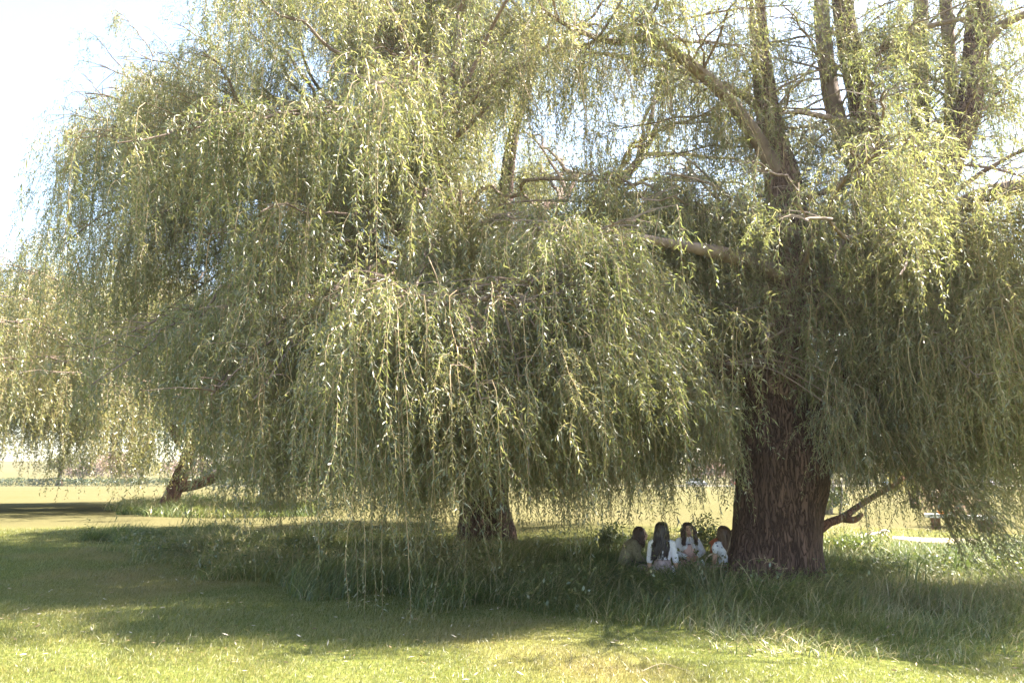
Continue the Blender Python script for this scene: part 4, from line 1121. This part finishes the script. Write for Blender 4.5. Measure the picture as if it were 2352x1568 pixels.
M_DARKCLOTH = surf_mat("dark_cloth", [(.3, (.03, .03, .035)), (.7, (.07, .065, .07))], scale=10, rough=.9)
M_HAIR_BLACK = surf_mat("black_hair", [(.3, (.012, .008, .008)), (.7, (.035, .022, .02))], scale=6, stretch=(4, 4, .5), rough=.38, spec=.5)
M_HAIR_DARK = surf_mat("dark_brown_hair", [(.3, (.03, .014, .010)), (.7, (.075, .034, .024))], scale=6, stretch=(4, 4, .5), rough=.4, spec=.5)
M_HAIR_BROWN = surf_mat("brown_hair", [(.3, (.06, .032, .018)), (.7, (.15, .085, .05))], scale=6, stretch=(4, 4, .5), rough=.42, spec=.5)
M_HAIR_AUBURN = surf_mat("auburn_hair", [(.3, (.12, .04, .02)), (.7, (.25, .09, .05))], scale=6, stretch=(4, 4, .5), rough=.42, spec=.5)
M_EYEW = plain("eye", (.06, .04, .035), .2)
M_LIP = plain("lip", (.45, .14, .12), .4)
M_TEETH = plain("tooth", (.8, .78, .72), .3)
M_BROW = plain("eyebrow_hair", (.03, .018, .014), .8)

def floral(name, base, spots, scale, size):
    """cloth with scattered small printed flowers"""
    m, N, L = new_mat(name)
    tc = N.new("ShaderNodeTexCoord")
    v = N.new("ShaderNodeTexVoronoi"); v.inputs["Scale"].default_value = scale
    n = N.new("ShaderNodeTexNoise"); n.inputs["Scale"].default_value = scale * 2.2; n.inputs["Detail"].default_value = 3
    L.new(tc.outputs["Object"], v.inputs["Vector"]); L.new(tc.outputs["Object"], n.inputs["Vector"])
    a = N.new("ShaderNodeMath"); a.operation = 'MULTIPLY_ADD'; a.inputs[1].default_value = .55
    L.new(n.outputs[0], a.inputs[0]); L.new(v.outputs["Distance"], a.inputs[2])
    r = ramp(N, [(size - .03, (1, 1, 1)), (size + .03, (0, 0, 0))]); L.new(a.outputs[0], r.inputs[0])
    c = mixrgb(N, L, r.outputs[0], base, spots)
    p = N.new("ShaderNodeBsdfPrincipled"); p.inputs["Roughness"].default_value = .85; L.new(c, p.inputs["Base Color"])
    o = N.new("ShaderNodeOutputMaterial"); L.new(p.outputs[0], o.inputs[0])
    return m
M_FLORAL_WHITE = floral("white_floral_cotton", (.74, .73, .76), (.07, .07, .16), 17, .50)
M_FLORAL_PINK = floral("pink_floral_cotton", (.66, .42, .38), (.10, .07, .09), 8.0, .62)

def capsule(a, b, ra, rb, sides=12):
    a, b = np.asarray(a, float), np.asarray(b, float); d = nrm(b - a)
    ang = np.array([.08, .5, 1.0])
    pts = [a - d * ra * math.cos(t) for t in ang] + [a, a * .5 + b * .5, b] + [b + d * rb * math.cos(t) for t in ang[::-1]]
    rad = [ra * math.sin(t) for t in ang] + [ra, (ra + rb) / 2, rb] + [rb * math.sin(t) for t in ang[::-1]]
    return tube(np.array(pts), np.array(rad), sides)

def fuse(name, prims, voxel, mat, parent, loc_fn, it=4, label=None):
    """melts overlapping closed shapes into one continuous surface"""
    ge = Geo()
    for p in prims: ge.add(*p)
    V, Q, M = ge.arrays()
    o = mesh_obj("melt", V, Q, mat)
    r = o.modifiers.new("r", 'REMESH'); r.mode = 'VOXEL'; r.voxel_size = voxel; r.use_smooth_shade = True
    s = o.modifiers.new("s", 'SMOOTH'); s.factor = .5; s.iterations = it
    bpy.context.view_layer.update()
    me = bpy.data.meshes.new_from_object(o.evaluated_get(bpy.context.evaluated_depsgraph_get()))
    bpy.data.objects.remove(o, do_unlink=True)
    n = len(me.vertices); co = np.empty(n * 3, np.float32); me.vertices.foreach_get("co", co)
    me.vertices.foreach_set("co", loc_fn(co.reshape(-1, 3)).astype(np.float32).ravel())
    me.polygons.foreach_set("use_smooth", np.ones(len(me.polygons), bool))
    me.materials.clear(); me.materials.append(mat); me.name = name; me.update()
    r = bpy.data.objects.new(name, me); COL.objects.link(r); r.parent = parent
    r.matrix_parent_inverse = Matrix.Translation(-Vector(parent.location))
    if label: r["label"] = label
    return r

def hand(pr, w, d, up, side, curl=.5, s=1.0):
    """palm, four bent fingers of different lengths and a thumb from the side of the palm"""
    d = nrm(np.asarray(d, float)); up = nrm(np.asarray(up, float) - d * (np.asarray(up, float) @ d)); la = np.cross(d, up) * side
    w = np.asarray(w, float); pc = w + d * .045 * s
    pr.append(ellipsoid(pc, (.040 * s, .034 * s, .017 * s), 12, 8, np.stack([d, la, up], 1)))
    for k, (o, ln) in enumerate(((-.024, .062), (-.008, .072), (.009, .068), (.025, .052))):
        b = w + (d * .075 + la * o) * s
        c1 = curl * (.8 + .15 * k)
        d1 = nrm(d * math.cos(c1) - up * math.sin(c1)); d2 = nrm(d * math.cos(2 * c1) - up * math.sin(2 * c1))
        m = b + d1 * ln * .55 * s; e = m + d2 * ln * .5 * s
        pr.append(capsule(b - d * .012, m, .0090 * s, .0080 * s, 8)); pr.append(capsule(m, e, .0080 * s, .0068 * s, 8))
    b = w + (d * .02 - la * .026) * s; m = b + (d * .028 - la * .026 - up * .008) * s; e = m + (d * .03 - la * .004 - up * .012) * s
    pr.append(capsule(b, m, .0115 * s, .0095 * s, 8)); pr.append(capsule(m, e, .0095 * s, .0075 * s, 8))

def person(name_label, loc, yaw, J, skin, hairspec, clothes, scale=1.0, face=True, seed=0):
    """J: joints in a local frame where the person faces -Y; clothes: list of (part, material, kinds, inflate)"""
    g = np.random.default_rng(seed)
    loc = np.asarray(loc, float)
    t = thing("person", name_label, "person", loc, "people sitting round the picnic basket")
    c, s_ = math.cos(yaw), math.sin(yaw)
    def W(V):
        V = np.asarray(V, float) * scale
        return np.stack([V[:, 0] * c - V[:, 1] * s_, V[:, 0] * s_ + V[:, 1] * c, V[:, 2]], -1) + loc
    A = {k: np.asarray(v, float) for k, v in J.items() if k not in ("hyaw", "hpitch", "curl")}
    hy, hp = J.get("hyaw", 0), J.get("hpitch", 0)
    Rz = np.array([[math.cos(hy), -math.sin(hy), 0], [math.sin(hy), math.cos(hy), 0], [0, 0, 1]])
    Rx = np.array([[1, 0, 0], [0, math.cos(hp), -math.sin(hp)], [0, math.sin(hp), math.cos(hp)]])
    HR = Rz @ Rx
    H = A["head"]
    h = lambda x, y, z: H + HR @ np.array([x, y, z])
    pr = [ellipsoid(h(0, .004, .018), (.074, .090, .092), 18, 12, HR), ellipsoid(h(0, -.022, -.045), (.054, .062, .062), 14, 10, HR), ellipsoid(h(0, -.058, -.088), (.024, .022, .018), 10, 7, HR),
          capsule(h(0, -.088, .012), h(0, -.104, -.026), .009, .014, 8), ellipsoid(h(.075, .006, -.006), (.010, .020, .030), 8, 6, HR), ellipsoid(h(-.075, .006, -.006), (.010, .020, .030), 8, 6, HR),
          ellipsoid(h(.036, -.068, -.022), (.022, .018, .020), 8, 6, HR), ellipsoid(h(-.036, -.068, -.022), (.022, .018, .020), 8, 6, HR), ellipsoid(h(0, -.083, -.060), (.024, .012, .011), 8, 6, HR),
          capsule(A["neck"] + [0, .01, -.04], h(0, .015, -.06), .052, .046)]
    torso = lambda f: [capsule(A["pelvis"], A["waist"], .125 + f, .105 + f, 16), capsule(A["waist"], A["chest"], .105 + f, .122 + f, 16),
             capsule(A["chest"] + [.07, 0, .02], A["chest"] + [-.07, 0, .02], .088 + f, .088 + f, 14), capsule(A["shL"] * .92 + A["neck"] * .08, A["shR"] * .92 + A["neck"] * .08, .050 + f, .050 + f, 14),
             capsule(A["chest"] + [0, 0, .05], A["neck"], .085 + f, .056 + f * .6, 14), capsule(A["hipL"], A["hipR"], .105 + f, .105 + f, 14),
             ellipsoid(A["chest"] + [.055, -.085, .015], (.052 + f, .050 + f, .055 + f), 12, 8), ellipsoid(A["chest"] + [-.055, -.085, .015], (.052 + f, .050 + f, .055 + f), 12, 8)]
    def arm(f, upto=2.0):
        out = []
        for q in "LR":
            a, e, w = A["sh" + q], A["el" + q], A["wr" + q]
            if upto <= 1: out.append(capsule(a, a + (e - a) * upto, .047 + f, .043 + f * 1.1)); continue
            out.append(capsule(a, e, .047 + f, .037 + f)); out.append(capsule(e, e + (w - e) * (upto - 1), .037 + f, .037 - .010 * (upto - 1) + f))
        return out
    def leg(f, upto=2.0):
        out = []
        for q in "LR":
            a, k, n = A["hip" + q], A["kn" + q], A["an" + q]
            out.append(capsule(a, k, .082 + f, .056 + f)); out.append(capsule(k, k + (n - k) * (upto - 1), .054 + f, .054 - .018 * (upto - 1) + f))
        return out
    pr += torso(-.008) + arm(0) + leg(0)
    for q, sd in (("L", 1), ("R", -1)):
        hand(pr, A["wr" + q], A["hd" + q], A.get("up" + q, np.array([0, 0, 1.0])), sd, J.get("curl", .5))
        f = A["an" + q]; tdir = nrm(A.get("toe" + q, np.array([0, -1, -.2])))
        pr.append(capsule(f, f + tdir * .14, .036, .024, 10))
    fuse("body", pr, .0075, skin, t, W, 3)
    for part, mat, kinds, f in clothes:
        cp = []
        for k in kinds:
            if k == "torso": cp += torso(f)
            elif k.startswith("arm"): cp += arm(f, float(k[3:]))
            elif k.startswith("leg"): cp += leg(f, float(k[3:]))
            elif k == "lap": cp += [ellipsoid((A["hipL"] + A["hipR"]) / 2 * .45 + (A["knL"] + A["knR"]) / 2 * .55, (.22 + f, .20 + f, .085 + f), 18, 9), capsule(A["pelvis"] + [0, 0, -.02], A["waist"], .14 + f, .112 + f, 16)]
            elif k == "flare": cp += [capsule(A["pelvis"] + [0, .02, -.02], A["waist"], .17 + f, .112 + f, 18), ellipsoid(A["pelvis"] + [0, -.06, -.06], (.24, .27, .11), 20, 9)]
            elif k == "bib": cp += [ellipsoid(A["chest"] + [0, -.095, -.03], (.10, .062, .11), 16, 10), capsule(A["waist"] + [0, -.01, -.05], A["waist"] + [0, -.01, .06], .122 + f, .12 + f, 16), capsule(A["chest"] + [.075, -.085, .03], A["chest"] + [.085, -.01, .135], .022, .018, 8), capsule(A["chest"] + [-.075, -.085, .03], A["chest"] + [-.085, -.01, .135], .022, .018, 8)]
            elif k == "puff": cp += [ellipsoid(A["sh" + q] * .75 + A["el" + q] * .25, (.075, .075, .075), 14, 9) for q in "LR"]
            elif k == "ruffle": cp += [ellipsoid(A["sh" + q] + [sg * .03 + g.normal(0, .02), g.normal(0, .03), g.normal(.02, .03)], (.06, .05, .03), 10, 6) for q, sg in (("L", 1), ("R", -1)) for _ in range(5)]
        fuse(part, cp, .0095, mat, t, W, 3)
    if face:
        for sx in (-1, 1):
            V, Q = ellipsoid(h(sx * .032, -.079, .012), (.015, .008, .009), 10, 6, HR); mesh_obj("eye", W(V), Q, M_EYEW, parent=t, smooth=True)
            V, Q = tube(np.array([h(sx * .016, -.087, .034), h(sx * .033, -.086, .040), h(sx * .050, -.074, .034)]), np.array([.003, .0042, .002]), 6); mesh_obj("eyebrow", W(V), Q, M_BROW, parent=t, smooth=True)
        V, Q = tube(np.array([h(-.028, -.084, -.056), h(-.012, -.094, -.062), h(.012, -.094, -.062), h(.028, -.084, -.056)]), np.array([.003, .0085, .0085, .003]), 8); mo = mesh_obj("mouth", W(V), Q, M_LIP, parent=t, smooth=True)
        if J.get("smile") is not None:
            V, Q = tube(np.array([h(-.019, -.092, -.057), h(0, -.101, -.061), h(.019, -.092, -.057)]), np.array([.002, .005, .002]), 6); mesh_obj("teeth", W(V), Q, M_TEETH, parent=mo, smooth=True)
    # hair: a fitted cap and many tapering locks
    mat, length, mode, bias, nl = hairspec
    ge = Geo()
    V, Q = ellipsoid([0, 0, 0], (.083, .098, .098), 22, 14)
    V = V + np.array([0, .012, .024])
    fr = (V[:, 1] < -.035) & (V[:, 2] < .075); V[fr] *= np.array([.80, .55, .92])
    lowb = V[:, 2] < -.03; V[lowb, 2] = -.03 + (V[lowb, 2] + .03) * .5
    ge.add(H + V @ HR.T, Q)
    shz = (A["shL"][2] + A["shR"][2]) / 2
    bias = np.asarray(bias, float)
    for k in range(nl):
        ph = g.uniform(-1, 1) * math.pi * .69       # 0 = back of the head
        el = g.uniform(-.15, 1.35)
        if abs(ph) > 1.6 and el < .35: el = .35 + .9 * g.random()
        dv = np.array([math.sin(ph) * math.cos(el), math.cos(ph) * math.cos(el), math.sin(el)])
        p0 = np.array([0, .012, .024]) + dv * [.080, .095, .095]
        out = np.array([math.sin(ph) * .086, math.cos(ph) * .098 + .012, 0])
        if mode == "front" and abs(ph) > 1.15: out = np.array([math.copysign(.088 + g.uniform(-.008, .014), math.sin(ph)), -.075 + g.uniform(-.02, .02), 0])
        p1 = out * 1.0 + [0, 0, .01]; p1[:2] *= g.uniform(.92, 1.05)
        q0, q1 = H + HR @ p0, H + HR @ p1
        qm = H + HR @ (nrm((p0 + p1) / 2) * np.array([.088, .104, .102]) + [0, .008, .012])
        L = length * g.uniform(.78, 1.05); pts = [q0, qm, q1]
        z = q1[2]; o2 = HR @ out
        rel = o2[:2] / (np.linalg.norm(o2[:2]) + 1e-9)
        for j in range(1, 6):
            f = j / 5; zz = q1[2] - L * f
            push = .030 * min(1, max(0, (shz + .09 - zz) / .10))
            back = np.array([rel[0] * push * .6, rel[1] * push, 0])
            if zz < shz + .03:
                cpos = A["chest"]; want = .115
                sgn = 1 if rel[1] > 0 else -1
                yb = cpos[1] + sgn * want
                cur = (q1 + back)[1]
                back[1] += (yb - cur) * (1 if sgn * (yb - cur) > 0 else 0) * min(1, (shz + .03 - zz) / .07)
            pts.append(np.array([q1[0], q1[1], zz]) + back + bias * f ** 1.5 + g.normal(0, .007 + .006 * f, 3) * [1, 1, .3])
        sp = smooth_path(np.array(pts), 16)
        ge.add(*tube(sp, .0175 * np.clip(1.15 - np.linspace(0, 1, 16) ** 2.2, .18, 1) * g.uniform(.7, 1.1), 6))
    V, Q, M = ge.arrays()
    mesh_obj("hair", W(V), Q, mat, parent=t, smooth=True)
    return t

def base_pose(**k):
    J = dict(pelvis=(0, .02, .13), waist=(0, .02, .27), chest=(0, .0, .43), neck=(0, -.01, .575), head=(0, -.03, .715),
             shL=(.150, 0, .535), shR=(-.150, 0, .535), elL=(.25, -.05, .36), elR=(-.25, -.05, .36), wrL=(.085, -.22, .31), wrR=(-.085, -.22, .31), hdL=(-.7, -.5, -.15), hdR=(.7, -.5, -.15),
             hipL=(.085, 0, .12), hipR=(-.085, 0, .12), knL=(.28, -.27, .13), knR=(-.28, -.27, .13), anL=(-.06, -.33, .06), anR=(.06, -.24, .06), toeL=(-1, -.1, -.1), toeR=(1, -.1, -.1))
    J.update(k); return J
KNEEL = dict(pelvis=(0, .03, .20), waist=(0, .02, .32), hipL=(.09, 0, .19), hipR=(-.09, 0, .19), knL=(.13, -.40, .09), knR=(-.13, -.40, .09), anL=(.10, .06, .05), anR=(-.10, .06, .05), toeL=(0, 1, -.2), toeR=(0, 1, -.2))

def seat(u, Y): return np.array([P(u, 1100, Y)[0], Y, float(gz(P(u, 1100, Y)[0], Y))])

# the smiling woman who faces the camera
person("smiling woman with long dark hair, white top and pink floral pinafore, facing the camera", seat(1574, 12.6), 0.0,
       base_pose(elL=(.235, -.03, .37), elR=(-.265, -.03, .37), wrL=(.10, -.20, .315), wrR=(-.075, -.20, .305), hyaw=.12, smile=1, curl=.55), M_SKIN_TAN,
       (M_HAIR_DARK, .25, "front", (0, 0, 0), 150), [("top", M_WHITE, ["torso", "arm1.93"], .012), ("pinafore", M_FLORAL_PINK, ["bib", "lap"], .022)], 1.0, True, 1)
# the woman with her back to the camera
person("woman with very long black hair and white top seen from behind, leaning on her hands", seat(1515, 11.6), math.pi,
       base_pose(elL=(.195, .02, .315), elR=(-.195, .02, .315), wrL=(.205, .03, .11), wrR=(-.205, .03, .11), hdL=(.25, -.3, -.75), hdR=(-.25, -.3, -.75), upL=(0, -1, .3), upR=(0, -1, .3), curl=.15, hyaw=-.75, head=(-.015, -.02, .735)), M_SKIN_TAN,
       (M_HAIR_BLACK, .43, "back", (.075, .01, 0), 190), [("top", M_WHITE, ["torso", "arm1.12"], .012), ("skirt", M_DENIM, ["lap", "leg1.5"], .018)], 1.0, True, 2)
# the woman in profile at the left
person("woman in profile with dark hair and olive knitted cardigan, leaning forward", seat(1437, 12.6), R(88),
       base_pose(chest=(0, -.07, .37), neck=(0, -.15, .475), head=(0, -.215, .585), waist=(0, 0, .24), shL=(.14, -.09, .445), shR=(-.14, -.09, .445), elL=(.20, -.16, .28), elR=(-.19, -.14, .27), wrL=(.17, -.27, .12), wrR=(-.17, -.25, .10), hdL=(0, -.4, -.6), hdR=(0, -.4, -.6), hyaw=-.08), M_SKIN,
       (M_HAIR_DARK, .20, "back", (0, .01, 0), 130), [("cardigan", M_OLIVEKNIT, ["torso", "arm1.85"], .024), ("trousers", M_DARKCLOTH, ["leg1.9", "lap"], .014)], 1.04, True, 3)
# the kneeling woman in the floral dress
person("kneeling woman with long wavy brown hair in a white floral dress beside the great trunk", seat(1658, 11.85), R(200),
       base_pose(**KNEEL, chest=(0, .0, .45), neck=(0, -.01, .575), head=(0, -.02, .70), elL=(.20, .0, .35), elR=(-.20, .0, .35), wrL=(.17, -.10, .18), wrR=(-.17, -.12, .18), hdL=(0, -.5, -.6), hdR=(0, -.5, -.6), hyaw=.25), M_SKIN,
       (M_HAIR_BROWN, .40, "back", (-.085, .02, 0), 170), [("dress", M_FLORAL_WHITE, ["torso", "arm0.45", "puff", "flare"], .013)], .98, True, 4)
# two more, mostly hidden
person("person in a rust coloured ruffled top, mostly hidden behind the woman in the floral dress", seat(1654, 13.1), R(14),
       base_pose(elL=(.22, .02, .34), elR=(-.22, -.02, .33), wrL=(.18, -.14, .17), wrR=(-.20, -.15, .17), hdL=(0, -.5, -.5), hdR=(0, -.5, -.5), head=(0, -.03, .69), shR=(-.155, 0, .54)), M_SKIN,
       (M_HAIR_BROWN, .22, "back", (0, 0, 0), 110), [("top", M_RUST, ["torso", "arm0.9", "ruffle"], .014), ("trousers", M_DARKCLOTH, ["leg1.9", "lap"], .012)], .97, True, 5)
person("auburn haired person in a cream top, half hidden behind the great trunk", seat(1689, 12.5), R(-95),
       base_pose(head=(0, -.06, .67), neck=(0, -.03, .55), shL=(.145, 0, .515), shR=(-.145, 0, .515), knL=(.24, -.20, .16), knR=(-.24, -.20, .16), anL=(-.02, -.24, .06), anR=(.05, -.18, .06)), M_SKIN,
       (M_HAIR_AUBURN, .24, "back", (0, 0, 0), 110), [("top", M_CREAM, ["torso", "arm1.4"], .013), ("trousers", M_DARKCLOTH, ["leg1.9", "lap"], .012)], .97, True, 6)

# the wicker basket with its hoop handle and a white bottle in it
M_WICKER = surf_mat("wicker", [(.35, (.24, .14, .08)), (.65, (.46, .31, .19))], scale=40, stretch=(1, 1, 3), rough=.8, bump=.008, bscale=60)
M_HOOP = surf_mat("peeled_cane", [(.3, (.42, .31, .21)), (.7, (.60, .48, .36))], scale=14, rough=.7)
bc = seat(1634, 11.75)
t = thing("picnic_basket", "brown wicker picnic basket with a tall hoop handle in front of the kneeling woman", "basket", bc)
a = np.linspace(0, 2 * math.pi, 37)[:-1]
def oval(rx, ry, z, w=0): return np.stack([bc[0] + (rx + w * np.sin(a * 18)) * np.cos(a), bc[1] + (ry + w * np.sin(a * 18)) * np.sin(a), np.full(36, bc[2] + z)], -1)
secs = [oval(.01, .01, .02)] + [oval(.17 + .05 * k / 11, .12 + .035 * k / 11, .02 + .20 * k / 11, .004 * (-1) ** k) for k in range(12)] + [oval(.205, .14, .215), oval(.16, .11, .05), oval(.01, .01, .045)]
V, Q = loft(secs); mesh_obj("weave", V, Q, M_WICKER, parent=t, smooth=True)
rim = oval(.222, .157, .225); V, Q = tube(np.vstack([rim, rim[:1]]), np.full(37, .013), 8, cap=False); mesh_obj("rim", V, Q, M_HOOP, parent=t, smooth=True)
ha = np.linspace(-.06, math.pi + .06, 26)
hp_ = np.stack([bc[0] - .02 + .165 * np.cos(ha), bc[1] + .02 * np.cos(ha), bc[2] + .16 + .235 * np.sin(ha)], -1)
V, Q = tube(hp_, np.full(26, .0115), 8); mesh_obj("handle", V, Q, M_HOOP, parent=t, smooth=True)
V, Q = box(bc + [.06, -.02, .238], (.28, .20, .014), .1); mesh_obj("lid", V, Q, M_WICKER, parent=t)
bt = Geo(); b0 = bc + [-.10, -.03, .06]; bd = nrm(np.array([-.45, -.1, 1.0]))
bt.add(*tube(np.array([b0 + bd * k for k in (0, .01, .12, .17, .20, .26, .28)]), np.array([.022, .036, .036, .026, .015, .014, .012]), 14))
o = bt.build("bottle", plain("white_glaze", (.78, .77, .76), .25)); tag(o, "white bottle leaning out of the wicker picnic basket", "bottle")

# ------------------------------------------------------------------ haze volume added to stand in for lens glare
V, Q = box((0, 275, 60), (1100, 760, 125))
hm, N, L = new_mat("glare_haze")
pv = N.new("ShaderNodeVolumePrincipled")
pv.inputs["Color"].default_value = (1.0, .97, .93, 1)
pv.inputs["Density"].default_value = .0005
pv.inputs["Anisotropy"].default_value = .62
o = N.new("ShaderNodeOutputMaterial"); L.new(pv.outputs[0], o.inputs["Volume"])
tag(mesh_obj("haze", V, Q, hm), "thin added haze filling the air of the park", "haze", kind="stuff")
